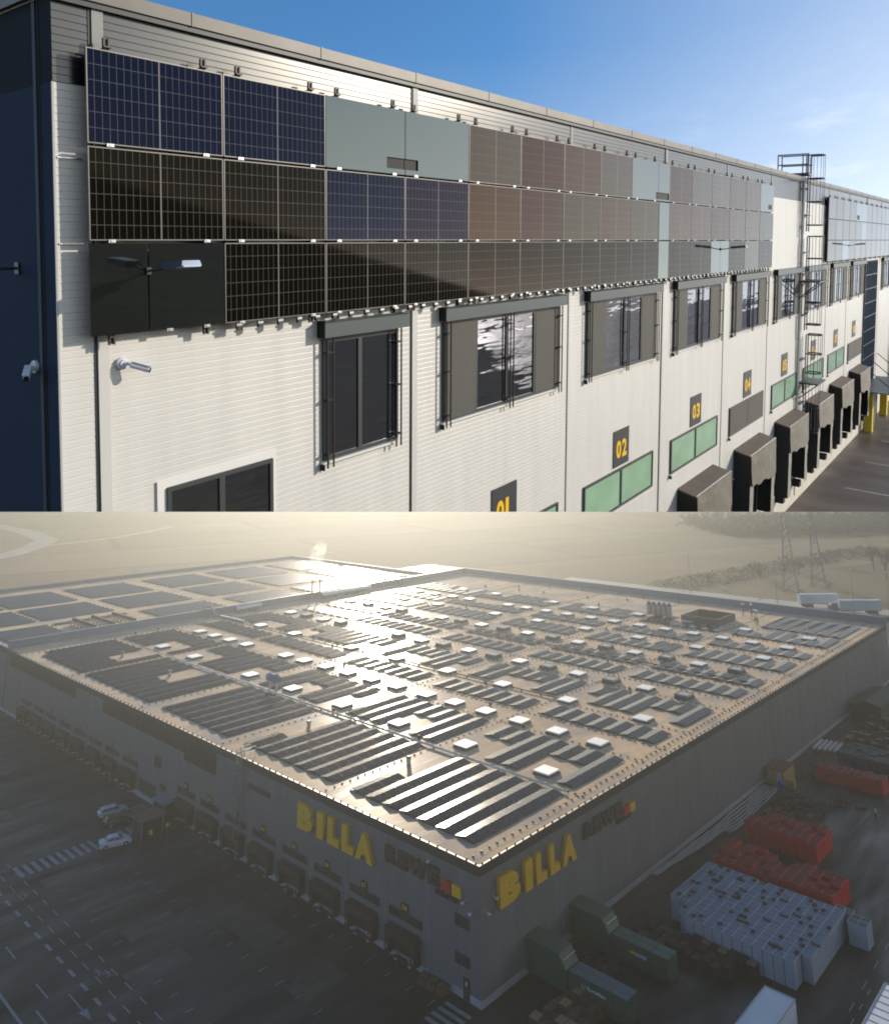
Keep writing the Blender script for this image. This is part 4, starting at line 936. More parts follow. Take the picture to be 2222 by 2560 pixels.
# banks on the rear wing
for i, x in enumerate((18.2, 22.6, 27.6)):
    t = thing('cooling_bank', 'bank of upright fan housings on the rear roof, %s of three' % ordw[i], 'cooling unit', (x, 131.0, H), group='cooling banks on the rear roof')
    g = MBd(); g.box(0, 0, 0.5, 1.7, 13, 1.0); part('body', g.mesh('cb', steel_b), t)
    g = MBd()
    for k in range(7): g.box(0.1, k * 2 + 0.1, 0, 0.25, k * 2 + 0.25, 0.5); g.box(1.4, k * 2 + 0.1, 0, 1.55, k * 2 + 0.25, 0.5)
    part('legs', g.mesh('cl', black_b), t)
    for k in range(10): g = MBd(); g.tube((0.85, 0.7 + k * 1.28, 1.0), (0.85, 0.7 + k * 1.28, 1.5), 0.42, 10); part('fan', g.mesh('fan', rack_m), t)

# ---- things standing on the roof
def vent(x, y, lab, r=0.28, h=0.75):
    t = thing('roof_vent', lab, 'roof vent', (x, y, H), group='small round roof vents')
    g = MBd(); g.tube((0, 0, 0), (0, 0, h), r, 12); part('pipe', g.mesh('vp', steel_b, smooth=False), t)
    g = MBd(); g.tube((0, 0, h), (0, 0, h + 0.16), r * 1.4, 12, r2=r * 0.9); part('cap', g.mesh('vc', rack_m), t)
vent(12.8, 22.7, 'round vent on the bare strip behind the front panel block'); vent(12.6, 43.1, 'round vent at the back of the second big panel block')
vent(12.4, 83.7, 'round vent in the gap of the fourth big panel block', 0.3, 0.8); vent(12.8, 103.6, 'round vent in the gap of the rear big panel block', 0.3, 0.8)
for i, (x, y) in enumerate(((19.4, 46), (19.9, 28), (33, 20), (37.6, 30), (46, 38), (59, 18), (72, 30), (84, 60), (96, 45), (38, 66), (45.6, 79), (29.6, 122), (24, 121.6), (95, 86), (125, 92), (127, 70), (130, 96), (124, 104), (126, 84), (131, 60), (120, 62))):
    g = MBd(); g.tube((0, 0, 0), (0, 0, 0.35), 0.2, 8); g.tube((0, 0, 0.35), (0, 0, 0.5), 0.28, 8, r2=0.1)
    thing('roof_outlet', 'small dark roof outlet between the panel rows', 'roof outlet', (x, y, H), me=g.mesh('outlet', black_b), group='small dark roof outlets')
for i, (x, y, lab) in enumerate(((19.5, 62.2, 'pair of blue fan boxes on a stand beside the white pipe'), (116.6, 44.2, 'cluster of blue-topped silver tanks on the far roof, rear one'), (117.0, 40.4, 'cluster of blue-topped silver tanks on the far roof, front one'))):
    t = thing('roof_unit', lab, 'ventilation unit', (x, y, H))
    if i == 0:
        for k, (dx, dy) in enumerate(((0.0, 0.8), (0.3, -0.7))):
            g = MBd(); g.hexa([(dx - 0.5, dy - 0.5, 1.5), (dx + 0.5, dy - 0.5, 1.5), (dx + 0.5, dy + 0.5, 1.5), (dx - 0.5, dy + 0.5, 1.5)], [(dx - 0.5, dy - 0.5, 2.1), (dx + 0.5, dy - 0.5, 2.1), (dx + 0.4, dy + 0.5, 2.5), (dx - 0.4, dy + 0.5, 2.5)]); part('fan_box', g.mesh('fb', blue_unit), t)
            g = MBd(); g.tube((dx, dy, 0), (dx, dy, 1.5), 0.16, 8); part('stand', g.mesh('st', steel_b), t)
    else:
        for k in range(2 + i - 1):
            g = MBd(); g.tube((0, k * 1.3, 0.3), (0, k * 1.3, 2.6), 0.62, 12); part('tank', g.mesh('tk', steel_b), t)
            g = MBd(); g.tube((0, k * 1.3, 2.6), (0, k * 1.3, 3.3), 0.66, 12, r2=0.3); part('dome', g.mesh('dm', blue_unit), t)
t = thing('roof_enclosure', 'open-topped dark rectangular enclosure on the far roof', 'roof enclosure', (115.0, 27.6, H))
dk = mat('enclosure_wall', (0.10, 0.09, 0.10), 0.7)
for (x0, y0, x1, y1) in ((0, 0, 9.6, 0.3), (0, 8.6, 9.6, 8.9), (0, 0.31, 0.3, 8.59), (9.3, 0.31, 9.6, 8.59)): g = MBd(); g.box(x0, y0, 0, x1, y1, 1.5); part('wall', g.mesh('enw', dk), t)
g = MBd(); g.box(0.3, 0.3, 0.02, 9.3, 8.6, 0.06); part('grating', g.mesh('engr', black_b), t)
for i, (x, y, h_) in enumerate(((130.4, 28.1, 2.6), (129.5, 25.7, 2.9), (121.5, 21.2, 3.0), (123.4, 22.4, 2.8))):
    t = thing('antenna_mast', 'short antenna mast with white box near the far parapet, %s of four' % ordw[i], 'antenna', (x, y, H), group='antenna masts by the far parapet')
    g = MBd(); g.tube((0, 0, 0), (0, 0, h_), 0.06, 6); g.path([(-0.7, 0, 0), (0, 0, h_ * 0.6), (0.7, 0, 0)], 0.03, 5); g.path([(0, -0.7, 0), (0, 0, h_ * 0.6), (0, 0.7, 0)], 0.03, 5); part('mast', g.mesh('mast', black_b), t)
    g = MBd(); g.box(-0.45, -0.2, h_, 0.45, 0.2, h_ + 0.3); part('box', g.mesh('abx', wp), t)
for i, (x, y, l_) in enumerate(((79, 125.6, 18), (52, 125.9, 7.5))):
    t = thing('roof_duct', ('long' if i == 0 else 'short') + ' silver air duct lying along the wall between the halls', 'air duct', (x, y, H))
    g = MBd(); g.tube((0, 0, 0.9), (l_, 0, 0.9), 0.65, 14); part('duct', g.mesh('duct', steel_b, smooth=False), t)
    for k in range(4): g = MBd(); g.box(0.5 + k * l_ / 4.4, -0.5, 0, 0.7 + k * l_ / 4.4, 0.5, 0.35); part('support', g.mesh('ds', black_b), t)
for i, x in enumerate((76.6, 79.2)):
    t = thing('exhaust_stack', 'tall thin exhaust pipe by the wall between the halls, %s of two' % ordw[i], 'chimney', (x, 126.8, H), group='exhaust pipes')
    g = MBd(); g.tube((0, 0, 0), (0, 0, 5.2), 0.22, 8); part('pipe', g.mesh('ex', steel_b), t)
    g = MBd(); g.tube((0.7, 0, 0), (0.7, 0, 4.6), 0.05, 5); g.tube((0, 0, 4.3), (0.7, 0, 4.3), 0.04, 5); part('stay', g.mesh('exs', black_b), t)
for i, x in enumerate((103.0, 110.0, 111.6)):
    t = thing('goose_vent', 'bent silver vent pipe rising against the wall between the halls, %s of three' % ordw[i], 'vent', (x, 126.4, H), group='bent vent pipes')
    g = MBd(); g.path([(0, 0, 0), (0, 0, 2.0), (0.1, -0.3, 2.4), (0.2, -0.7, 2.3), (0.2, -0.8, 1.9)], 0.22, 8); part('pipe', g.mesh('gv', steel_b), t)
t = thing('cable_bridge', 'silver cable tray climbing over the wall between the halls', 'cable tray', (45.5, 127.6, H))
g = MBd(); g.path([(1.2, -14, 0.3), (1.0, -5, 0.3), (0.8, -1.6, 0.4), (0.3, -0.3, 2.1), (-0.8, 1.4, 1.9), (-1.2, 6, 0.3)], 0.28, 6); part('tray', g.mesh('tray', steel_b), t)
for i, (x, y) in enumerate(((134, 118), (136, 104), (134.5, 88), (137, 78), (136, 58), (137, 48), (134, 110))):
    g = MBd(); g.tube((0, 0, 0), (0, 0, 2.4), 0.035, 5); g.tube((0, 0, 0), (0, 0, 0.15), 0.25, 8)
    thing('lightning_rod', 'thin upright lightning rod near the far parapet', 'lightning rod', (x, y, H), me=g.mesh('rod', black_b), group='thin lightning rods near the far parapet')

# ---- signs on the hall
ym = mat('sign_letter_yellow', (0.80, 0.46, 0.012), 0.5); ys_ = mat('sign_letter_side', (0.30, 0.21, 0.01), 0.6)
brn = mat('sign_letter_brown', (0.045, 0.030, 0.024), 0.6); redm = mat('sign_red', (0.50, 0.03, 0.02), 0.5)
def letters_on(side, items, z0, z1, depth, m, t, off=0.055, nm='letter'):
    for ch, p0, p1 in items:
        me = glyph(ch, abs(p1 - p0), z1 - z0, depth, off)
        if side == 'L': place_glyph(me, m, (-0.06, max(p0, p1), z0), (0, -1, 0), (0, 0, 1), (-1, 0, 0))
        else: place_glyph(me, m, (min(p0, p1), -0.06, z0), (1, 0, 0), (0, 0, 1), (0, -1, 0))
        part(nm, me, t)
tL = thing('shop_sign', 'large yellow block letters on the left face of the hall', 'sign', (0, 0, 0), group='signs on the hall walls')
letters_on('L', [('B', 27.7, 24.9), ('I', 24.05, 22.85), ('L', 22.1, 20.05), ('L', 19.6, 17.6), ('A', 17.35, 14.5)], 7.05, 9.65, 0.45, ym, tL, 0.075)
tR = thing('shop_sign', 'large yellow block letters on the right face of the hall', 'sign', (0, 0, 0), group='signs on the hall walls')
letters_on('R', [('B', 2.4, 5.55), ('I', 6.35, 7.55), ('L', 8.15, 9.95), ('L', 10.5, 12.2), ('A', 12.7, 15.3)], 7.05, 9.65, 0.45, ym, tR, 0.075)
for side, x0, x1, lab, rq, yq, gq in (('L', 12.75, 5.0, 'dark brown block-letter sign with red and yellow squares on the left face', (4.65, 3.55), (3.3, 2.2), (5.6, 2.3)),
                                 ('R', 17.3, 25.2, 'dark brown block-letter sign with red and yellow squares on the right face', (25.5, 26.6), (26.95, 28.05), (24.0, 27.6))):
    t = thing('company_sign', lab, 'sign', (0, 0, 0), group='signs on the hall walls')
    w = (x1 - x0) / 4.15
    letters_on(side, [('R', x0, x0 + w * 0.9), ('E', x0 + w, x0 + w * 1.75), ('W', x0 + w * 1.85, x0 + w * 3.2), ('E', x0 + w * 3.35, x0 + w * 4.1)], 8.05, 9.6, 0.3, brn, t, 0.06)
    for (q0, q1), m_, nm in ((rq, redm, 'red_square'), (yq, ym, 'yellow_square')):
        g = MBd()
        if side == 'L': g.box(-0.32, min(q0, q1), 8.0, -0.05, max(q0, q1), 8.95)
        else: g.box(min(q0, q1), -0.32, 7.85, max(q0, q1), -0.05, 8.8)
        part(nm, g.mesh(nm, m_), t)
    gw = (gq[1] - gq[0]) / 5
    letters_on(side, [(c_, gq[0] + i * gw, gq[0] + (i + 0.8) * gw) for i, c_ in enumerate('GROUP')], 7.4, 7.85, 0.2, brn, t, 0.04)
for c, tx in zip(DOCKC[:8], ('58', '57', '56', '55', '54', '53', '52', '51')):
    t = thing('number_sign', 'small dark sign with yellow numerals five %s above a dock strip window' % {'8': 'eight', '7': 'seven', '6': 'six', '5': 'five', '4': 'four', '3': 'three', '2': 'two', '1': 'one'}[tx[1]], 'sign', (-0.06, c, 4.32), group='dock number signs on the shaded hall wall')
    g = MBd(); g.box(-0.05, -0.5, 0, 0.0, 0.5, 0.75); part('plate', g.mesh('np', black_b), t)
    for i, ch in enumerate(tx):
        me = glyph(ch, 0.30 if ch != '1' else 0.12, 0.42, 0.02, 0.035); place_glyph(me, ym, (-0.051, 0.36 - i * 0.38, 0.16), (0, -1, 0), (0, 0, 1), (-1, 0, 0)); part('digit', me, t)
for i, c in enumerate(DOCKC[8:14]):
    g = MBd(); g.box(-0.05, -0.45, 0, 0.0, 0.45, 0.7); t = thing('number_sign', 'small yellowish dock sign far along the shaded wall, %s past the kiosk' % ordw[i], 'sign', (-0.06, c, 4.3), group='dock number signs on the shaded hall wall'); part('plate', g.mesh('np2', mat('sign_far', (0.18, 0.12, 0.02), 0.6)), t)

# ---- docks on the hall
def dock_proto():
    t = thing('loading_dock', '', 'loading dock', (0, 0, 0)); t['group'] = 'loading docks along the hall'
    g = MBd(); g.hexa([(-0.9, -2.2, 2.66), (0, -2.2, 2.72), (0, 2.2, 2.72), (-0.9, 2.2, 2.66)], [(-0.9, -2.2, 2.74), (0, -2.2, 2.86), (0, 2.2, 2.86), (-0.9, 2.2, 2.74)]); part('canopy', g.mesh('dc', brown_dark), t)
    for s_ in (-1, 1):
        g = MBd(); g.box(-0.88, s_ * 2.2 - (0.0 if s_ < 0 else 0.65), 0.55, -0.0, s_ * 2.2 + (0.65 if s_ < 0 else 0.0), 2.66); part('side_curtain', g.mesh('dsc', brown_dark), t)
        g = MBd(); g.box(-0.90, s_ * 1.9 - 0.03, 0.9, -0.881, s_ * 1.9 + 0.03, 1.25); part('marker', g.mesh('dmk', mat('marker_pale', (0.6, 0.6, 0.45), 0.5)), t)
    g = MBd(); g.box(-0.84, -1.54, 2.0, -0.78, 1.54, 2.65); part('top_flap', g.mesh('dtf', mat('dock_brown', (0.05, 0.03, 0.026), 0.7)), t)
    g = MBd(); g.box(-0.12, -1.54, 0.62, -0.06, 1.54, 2.6); part('door', g.mesh('dd', black_b), t)
    g = MBd(); g.box(-0.75, -1.1, 0.4, -0.3, 1.1, 0.5); part('leveller', g.mesh('dl', mat('dock_steel', (0.03, 0.028, 0.028), 0.7)), t)
    for s_ in (-1, 1): g = MBd(); g.box(-0.45, s_ * 1.0 - 0.18, 0.02, -0.07, s_ * 1.0 + 0.18, 0.6); part('bumper', g.mesh('dbp', plinth_m), t)
    return keep(t)
dp = dock_proto()
for i, c in enumerate(DOCKC):
    lab = ('hall loading dock under its yellow sign, %s from the hall corner' % ordw[i]) if i < 8 else 'far hall loading dock, %s past the kiosk along the wall' % ordw[i - 8]
    if i == 0: dp.matrix_world = MB @ Matrix.Translation((0, c, 0)); dp['label'] = lab
    else: clone(dp, lab, (0, c, 0))

# ---- panels on the upper left wall (dark rows)
g = MBd(); g.box(-0.16, 0.02, 0.02, -0.10, 2.06, 1.0, 0); wsp = g.mesh('wall_panel', [mat('wall_pv', (0.018, 0.013, 0.012), 0.3)])
def wall_panel(y, z, lab): thing('wall_solar_module', lab, 'solar panel', (0, y, z), me=wsp, group='solar panels on the shaded hall wall')
for k in range(17):
    y = 46.5 + k * 2.07; nrow = 3 if y < 53 else 2
    for r_ in range(nrow): wall_panel(y, H - 0.9 - 0.87 * (r_ + 1) - (0.0), 'dark wall panel, %s along the near group, %s row down' % (ordw[k], ordw[r_]))
for k in range(16):
    for r_ in range(2): wall_panel(93 + k * 2.07, H - 0.9 - 0.87 * (r_ + 1), 'dark wall panel, %s along the far group, %s row down' % (ordw[k], ordw[r_]))

# ---- ladder on the hall
t = thing('caged_ladder', 'grey caged ladder from the yard over the hall eaves', 'ladder', (-0.35, 39.9, 0))
g = MBd()
for s_ in (-0.25, 0.25): g.box(-0.03, s_ - 0.03, 0.2, 0.03, s_ + 0.03, 12.6)
for i in range(36): g.tube((0, -0.25, 0.5 + i * 0.33), (0, 0.25, 0.5 + i * 0.33), 0.02, 4)
part('rails', g.mesh('lr', steel_b), t)
for i in range(9):
    z = 2.4 + i * 1.25; g = MBd(); arc = [(-0.36 - 0.42 * math.cos(R(a)), 0.42 * math.sin(R(a)), z) for a in range(-120, 121, 30)]; g.path(arc, 0.035, 4); part('hoop', g.mesh('lh', steel_b), t)
for a in (-90, -45, 0, 45, 90):
    g = MBd(); x, y = -0.36 - 0.42 * math.cos(R(a)), 0.42 * math.sin(R(a)); g.box(x - 0.025, y - 0.025, 2.4, x + 0.025, y + 0.025, 12.5); part('cage_bar', g.mesh('lb', steel_b), t)
g = MBd()
for y in (-0.5, 0.5):
    for x in (0, 1.6): g.box(x - 0.03, y - 0.03, H, x + 0.03, y + 0.03, 12.6)
    g.box(0, y - 0.03, 12.5, 1.6, y + 0.03, 12.6); g.box(0, y - 0.03, 12.0, 1.6, y + 0.03, 12.07)
part('guard_rail', g.mesh('lg', steel_b), t)

for i, (y, z) in enumerate(((6.4, 9.9), (1.8, 7.9), (0.9, 7.3))):
    g = MBd(); g.box(-0.5, -0.05, 0, 0, 0.05, 0.06); g.box(-0.55, -0.12, -0.08, -0.3, 0.12, 0.08); thing('wall_camera', 'tiny pale camera near the hall corner, %s from the sign side on the left face' % ordw[i], 'camera', (0, y, z), me=g.mesh('wc', cam_white), group='tiny wall cameras on the hall')
for i, (x, z) in enumerate(((1.9, 8.2), (0.8, 7.3))):
    g = MBd(); g.box(-0.05, -0.5, 0, 0.05, 0, 0.06); g.box(-0.12, -0.55, -0.08, 0.12, -0.3, 0.08); thing('wall_camera', 'tiny pale camera near the hall corner, %s of two on the right face' % ordw[i], 'camera', (x, 0, z), me=g.mesh('wc2', cam_white), group='tiny wall cameras on the hall')

# ================================================================= yards: vehicles, stacks, people
blue_white = mat('crate_white_blue', (0.36, 0.41, 0.48), 0.45, noise=(0.5, 0.1))
crate_in = mat('crate_inside', (0.16, 0.20, 0.28), 0.6)
crate_red = mat('crate_red', (0.55, 0.022, 0.016), 0.5, noise=(1, 0.2)); crate_red_in = mat('crate_red_in', (0.10, 0.008, 0.008), 0.7)
wood = mat('pallet_wood', (0.17, 0.095, 0.055), 0.85, noise=(2, 0.35)); wood_d = mat('pallet_dark', (0.055, 0.032, 0.024), 0.85, noise=(2, 0.4)); wood_l = mat('pallet_pale', (0.34, 0.22, 0.13), 0.85, noise=(3, 0.2))
green_m = mat('container_green', (0.042, 0.085, 0.058), 0.5, noise=(0.7, 0.15)); green_l = mat('container_green_lid', (0.07, 0.13, 0.10), 0.5, noise=(0.7, 0.12))
def crate_stack(w, d, h, n, m, mi, name):
    g = MBd(); lv = h / n
    for i in range(n):
        g.box(0.03, 0.03, i * lv, w - 0.03, d - 0.03, (i + 1) * lv - 0.05, 0); g.box(0, 0, (i + 1) * lv - 0.05, w, d, (i + 1) * lv, 0)
    z = h
    for k in range(2):
        g.box(0.05 + k * (w - 0.05) / 2, 0.05, z, (k + 1) * (w - 0.05) / 2, d - 0.05, z + 0.004, 1)
    g.box(0, 0, z, 0.05, d, z + 0.05); g.box(w - 0.05, 0, z, w, d, z + 0.05); g.box(0.05, 0, z, w - 0.05, 0.05, z + 0.05); g.box(0.05, d - 0.05, z, w - 0.05, d, z + 0.05); g.box(w / 2 - 0.02, 0.05, z, w / 2 + 0.02, d - 0.05, z + 0.04)
    return g.mesh(name, [m, mi])
cw = crate_stack(0.93, 0.97, 2.2, 8, blue_white, crate_in, 'white_stack')
cws = crate_stack(0.93, 0.97, 2.03, 7, blue_white, mat('crate_brown_in', (0.10, 0.05, 0.045), 0.7), 'white_stack_low')
for i in range(13):
    for j in range(15):
        x = 21.7 + i * 0.95; y = -7.1 - j * 1.0
        if (i < 3 and j < 2) or (i == 0 and j < 3) or (i < 2 and j > 13): continue
        low = random.random() < 0.12; z = 0
        thing('crate_stack', 'stack of pale %scrates, %s row from the hall, %s from the pallets' % ('low ' if low else '', ordw[j], ordw[i]), 'crate stack', (x, y, 0), me=cws if low else cw, group='stacks of pale crates in the big block')
for k, (x, y) in enumerate(((33.3, -22.6), (32.5, -22.6), (33.3, -23.5), (32.5, -23.5), (34.1, -21.7), (34.1, -20.9))):
    thing('crate_stack', 'stack of pale crates jutting from the far corner of the big block, %s of six' % ordw[k], 'crate stack', (x, y, 0), me=cws, group='stacks of pale crates in the big block')
lc = MBd(); lc.box(0, 0, 0, 0.42, 0.36, 0.16); lc.box(0.03, 0.03, 0.16, 0.39, 0.33, 0.165, 1); lc = lc.mesh('loose_crate', [mat('crate_maroon', (0.10, 0.035, 0.035), 0.6), mat('crate_maroon_in', (0.03, 0.012, 0.012), 0.7)])
for k in range(52):
    i, j = random.randrange(13), random.randrange(15)
    if (i < 3 and j < 2) or (i == 0 and j < 3) or (i < 2 and j > 13): continue
    thing('loose_crate', 'small maroon crate lying on top of the pale crate block', 'crate', (21.7 + i * 0.95 + random.choice((0.03, 0.48)), -7.1 - j * 1.0 + random.choice((0.08, 0.52)), 2.21), me=lc, group='small maroon crates on the pale block')
cr = crate_stack(0.94, 1.09, 2.0, 7, crate_red, crate_red_in, 'red_stack'); cr2 = crate_stack(0.94, 1.09, 2.3, 8, crate_red, crate_red_in, 'red_stack_tall')
for i in range(6):
    for j in range(12):
        if (i > 3 and j in (5, 6)): continue
        thing('crate_stack', 'stack of red crates behind the pale block, %s row out, %s across' % (ordw[j], ordw[i]), 'crate stack', (35.6 + i * 0.97, -7.0 - j * 1.12, 0), me=random.choice((cr, cr2)), group='stacks of red crates')
for i in range(6):
    for j in range(8):
        if i > 3 and j < 1: continue
        thing('crate_stack', 'red crate stack in the second red block, %s row out, %s across' % (ordw[j], ordw[i]), 'crate stack', (46.6 + i * 0.97, -6.3 - j * 1.12, 0), me=random.choice((cr, cr2)), group='stacks of red crates')
dbl = mat('crate_navy', (0.035, 0.045, 0.08), 0.5)
for nm, x0, y0, nx, ny, s_, m_, lab in (('far_red_crates', 73.2, -6.3, 3, 10, 0.95, (crate_red, crate_red_in), 'thin far block of red crates packed tight'), ('far_blue_crates', 81.5, -7.2, 6, 8, 1.05, (dbl, black_b), 'far block of dark blue crates packed tight')):
    g = MBd()
    for i in range(nx):
        for j in range(ny):
            x, y, h_ = x0 + i * s_, y0 - j * s_, random.uniform(1.8, 2.1)
            for k in range(6): g.box(x, y, k * h_ / 6, x + s_ - 0.06, y + s_ - 0.06, (k + 0.85) * h_ / 6)
            g.box(x + 0.06, y + 0.06, h_ * 0.975, x + s_ - 0.12, y + s_ - 0.12, h_ * 0.98, 1)
    o = thing(nm, lab, None, me=g.mesh(nm, list(m_))); o['kind'] = 'stuff'
def pallet_stack(n, m, nm, ml=None):
    g = MBd(); W, D_ = 1.0, 0.85
    for i in range(n):
        z = i * 0.13
        for k in range(3): g.box(0.02, k * (D_ - 0.12) / 2, z, W - 0.02, k * (D_ - 0.12) / 2 + 0.1, z + 0.075)
        for k in range(5): g.box(k * (W - 0.15) / 4, 0, z + 0.075, k * (W - 0.15) / 4 + 0.14, D_, z + 0.105, 1 if (ml and i == n - 1) else 0)
    return g.mesh(nm, [m, ml or m])
ps = [pallet_stack(n, m, 'pallets', ml) for n, m, ml in ((8, wood_d, None), (10, wood_d, None), (7, wood_d, wood), (9, wood_d, None))]
pw_ = [pallet_stack(n, wood, 'pallets_b', ml) for n, ml in ((8, None), (10, wood_l), (6, None))]
pl = pallet_stack(9, wood_d, 'pallets_l', wood_l)
for i in range(2):
    for j in range(11): thing('pallet_stack', 'dark pallet stack between the second compactor and the crates, %s out in its %s row' % (ordw[j], ordw[i]), 'pallet stack', (18.3 + i * 1.15, -5.6 - j * 0.95, 0), rotz=random.uniform(-.05, .05), me=random.choice(ps), group='dark pallet stacks')
for j in range(13): thing('pallet_stack', ('dark pallet stack with a pale top beside the crates, %s out' if j in (9, 12, 7) else 'dark pallet stack hard against the pale crates, %s out') % ordw[j], 'pallet stack', (20.5, -5.6 - j * 0.93, 0), rotz=random.uniform(-.06, .06), me=pl if j in (7, 9, 12) else random.choice(ps), group='dark pallet stacks')
for i in range(8):
    for j in range(4):
        if i > 5 and j > 0: continue
        thing('pallet_stack', 'brown pallet stack at the lower picture edge, %s along and %s out' % (ordw[i], ordw[j]), 'pallet stack', (0.6 + i * 1.03, -5.8 - j * 0.95, 0), rotz=random.uniform(-.08, .08), me=random.choice(pw_), group='brown pallet stacks near the corner')
for i in range(3): thing('pallet_stack', 'low pile of brown pallets against the left hall wall, %s of three' % ordw[i], 'pallet stack', (-1.35, 3.6 + i * 1.1, 0), rotz=0.1 * i, me=pw_[2], group='pallets by the hall corner')
for i in range(8):
    for j in range(6): thing('pallet_stack', 'dark brown cage stack before the yellow hut, %s along and %s out' % (ordw[i], ordw[j]), 'pallet stack', (54.7 + i * 1.06, -5.2 - j * 0.98, 0), rotz=random.uniform(-.05, .05), me=random.choice(ps), group='dark brown stacks before the hut')
for i in range(13):
    for j in range(7): thing('pallet_stack', 'weathered pallet stack far down the yard, %s along and %s out' % (ordw[i], ordw[j]), 'pallet stack', (91.5 + i * 1.25, -5.2 - j * 1.05, 0), rotz=random.uniform(-.05, .05), me=random.choice(pw_ + ps[:2]), group='far weathered pallet stacks')
# roll cages
def cage(x, y, lab):
    t = thing('roll_cage', lab, 'roll cage', (x, y, 0), group='tall roll cages')
    g = MBd()
    for px in (0, 0.8):
        for py in (0, 0.7): g.box(px - 0.02, py - 0.02, 0.1, px + 0.02, py + 0.02, 1.75)
    for k in range(9): g.box(0, -0.01, 0.2 + k * 0.19, 0.8, 0.01, 0.23 + k * 0.19); g.box(0, 0.69, 0.2 + k * 0.19, 0.8, 0.71, 0.23 + k * 0.19); g.box(-0.01, 0, 0.2 + k * 0.19, 0.01, 0.7, 0.23 + k * 0.19)
    part('bars', g.mesh('cg', mat('cage_brown', (0.10, 0.05, 0.04), 0.6)), t)
    g = MBd(); g.box(0, 0, 0.1, 0.8, 0.7, 0.16); part('base', g.mesh('cgb', brown_dark), t)
for i in range(5): cage(64.6 + i * 0.95, -10.6 - (i % 2) * 0.9, 'tall brown roll cage near the bare yard, %s from the camera' % ordw[i])
for i in range(4): cage(73.6 + i * 0.9, -5.4 + (i % 2) * 0.8, 'brown roll cage beside the yellow hut, %s from the camera' % ordw[i])
t = thing('hand_truck', 'small brown flat cart with upright handle on the bare yard', 'cart', (66.8, -14.1, 0), rotz=0.1)
g = MBd(); g.box(0, 0, 0.22, 0.7, 1.3, 0.30); part('deck', g.mesh('ht', wood), t)
g = MBd(); g.box(0.05, 1.28, 0.3, 0.09, 1.32, 1.2); g.box(0.6, 1.28, 0.3, 0.64, 1.32, 1.2); g.box(0.05, 1.28, 1.16, 0.64, 1.32, 1.2); part('handle', g.mesh('hh', brown_dark), t)
for (x, y) in ((0.1, 0.1), (0.6, 0.1), (0.1, 1.2), (0.6, 1.2)): g = MBd(); g.tube((x - 0.03, y, 0.11), (x + 0.03, y, 0.11), 0.11, 10); part('wheel', g.mesh('hw', black_b), t)

# ---- waste compactors
def compactor(x, lab, mtop, text=None, sticker=False):
    t = thing('waste_compactor', lab, 'waste compactor', (x, -0.1, 0), group='green waste compactors beside the hall')
    g = MBd(); g.prism([(0, 0.5), (0, 3.2), (-3.9, 3.2), (-4.7, 2.1), (-4.7, 0.3), (-3.2, 0.3)], 0.0, 2.1, 'x'); part('chute', g.mesh('chute', green_m), t)
    g = MBd(); g.box(-0.02, -4.0, 3.19, 2.12, -0.02, 3.24); part('chute_lid', g.mesh('chl', green_l), t)
    g = MBd(); g.box(0.25, -11.0, 0.25, 2.05, -4.75, 2.05); g.box(0.35, -10.9, 0.05, 1.95, -4.9, 0.25)
    for k in range(6): g.box(0.20, -10.7 + k * 1.15, 0.3, 0.249, -10.6 + k * 1.15, 2.0)
    part('container', g.mesh('cnt', green_m), t)
    g = MBd(); g.box(0.27, -10.98, 2.06, 1.10, -4.9, 2.12); g.box(1.16, -10.98, 2.06, 2.03, -4.9, 2.12); g.box(0.27, -9.2, 2.12, 2.03, -9.05, 2.2); g.box(0.27, -6.6, 2.12, 2.03, -6.5, 2.16)
    part('lid', g.mesh('lidg', mtop), t)
    g = MBd(); g.tube((0.1, -4.4, 2.8), (2.0, -4.4, 2.8), 0.05, 6); part('bar', g.mesh('cbar', steel_b), t)
    if text:
        me = glyph(text, 1.9, 0.30, 0.01, 0.03); place_glyph(me, mat('logo_white', (0.55, 0.58, 0.6), 0.5), (0.19, -6.9, 1.35), (0, -1, 0), (0, 0, 1), (-1, 0, 0)); part('lettering', me, t)
        g = MBd(); ring = [(0.19, -6.45 + 0.18 * math.sin(R(a)), 1.5 + 0.18 * math.cos(R(a))) for a in range(40, 330, 24)]; g.path(ring, 0.03, 5); part('emblem', g.mesh('em', mat('logo_white', (0,) * 3)), t)
    if sticker:
        g = MBd(); g.box(0.18, -7.6, 1.25, 0.198, -6.9, 1.5); part('yellow_sticker', g.mesh('sk', ym), t)
        g = MBd(); g.box(0.18, -8.7, 1.2, 0.198, -7.6, 1.5); part('white_sticker', g.mesh('sk2', mat('sticker_blue_white', (0.35, 0.42, 0.6), 0.5)), t)
compactor(6.5, 'green waste compactor with white lettering, nearer the hall corner', mat('lid_slate', (0.10, 0.14, 0.15), 0.5), 'Kornelbau', False)
compactor(14.1, 'green waste compactor with a yellow and white sticker, next to the dark pallets', green_l, None, True)
t = thing('scrap_heap', 'low dark heap of flattened packaging between the two compactors', 'scrap', (9.2, -1.5, 0))
g = MBd()
for i in range(40):
    x, y, z = random.uniform(0, 4.2), random.uniform(-5.5, 0), random.uniform(0, 0.5); s_ = random.uniform(0.2, 0.6)
    k = len(g.v); g.box(-s_, -s_ * 0.6, 0, s_, s_ * 0.6, 0.12); g.xf(Matrix.Translation((x, y, z)) @ Matrix.Rotation(random.uniform(0, 6), 4, 'Z') @ Matrix.Rotation(random.uniform(-.4, .4), 4, 'X'), k)
part('pieces', g.mesh('scr', mat('scrap_dark', (0.05, 0.045, 0.055), 0.7, noise=(3, 0.5))), t)

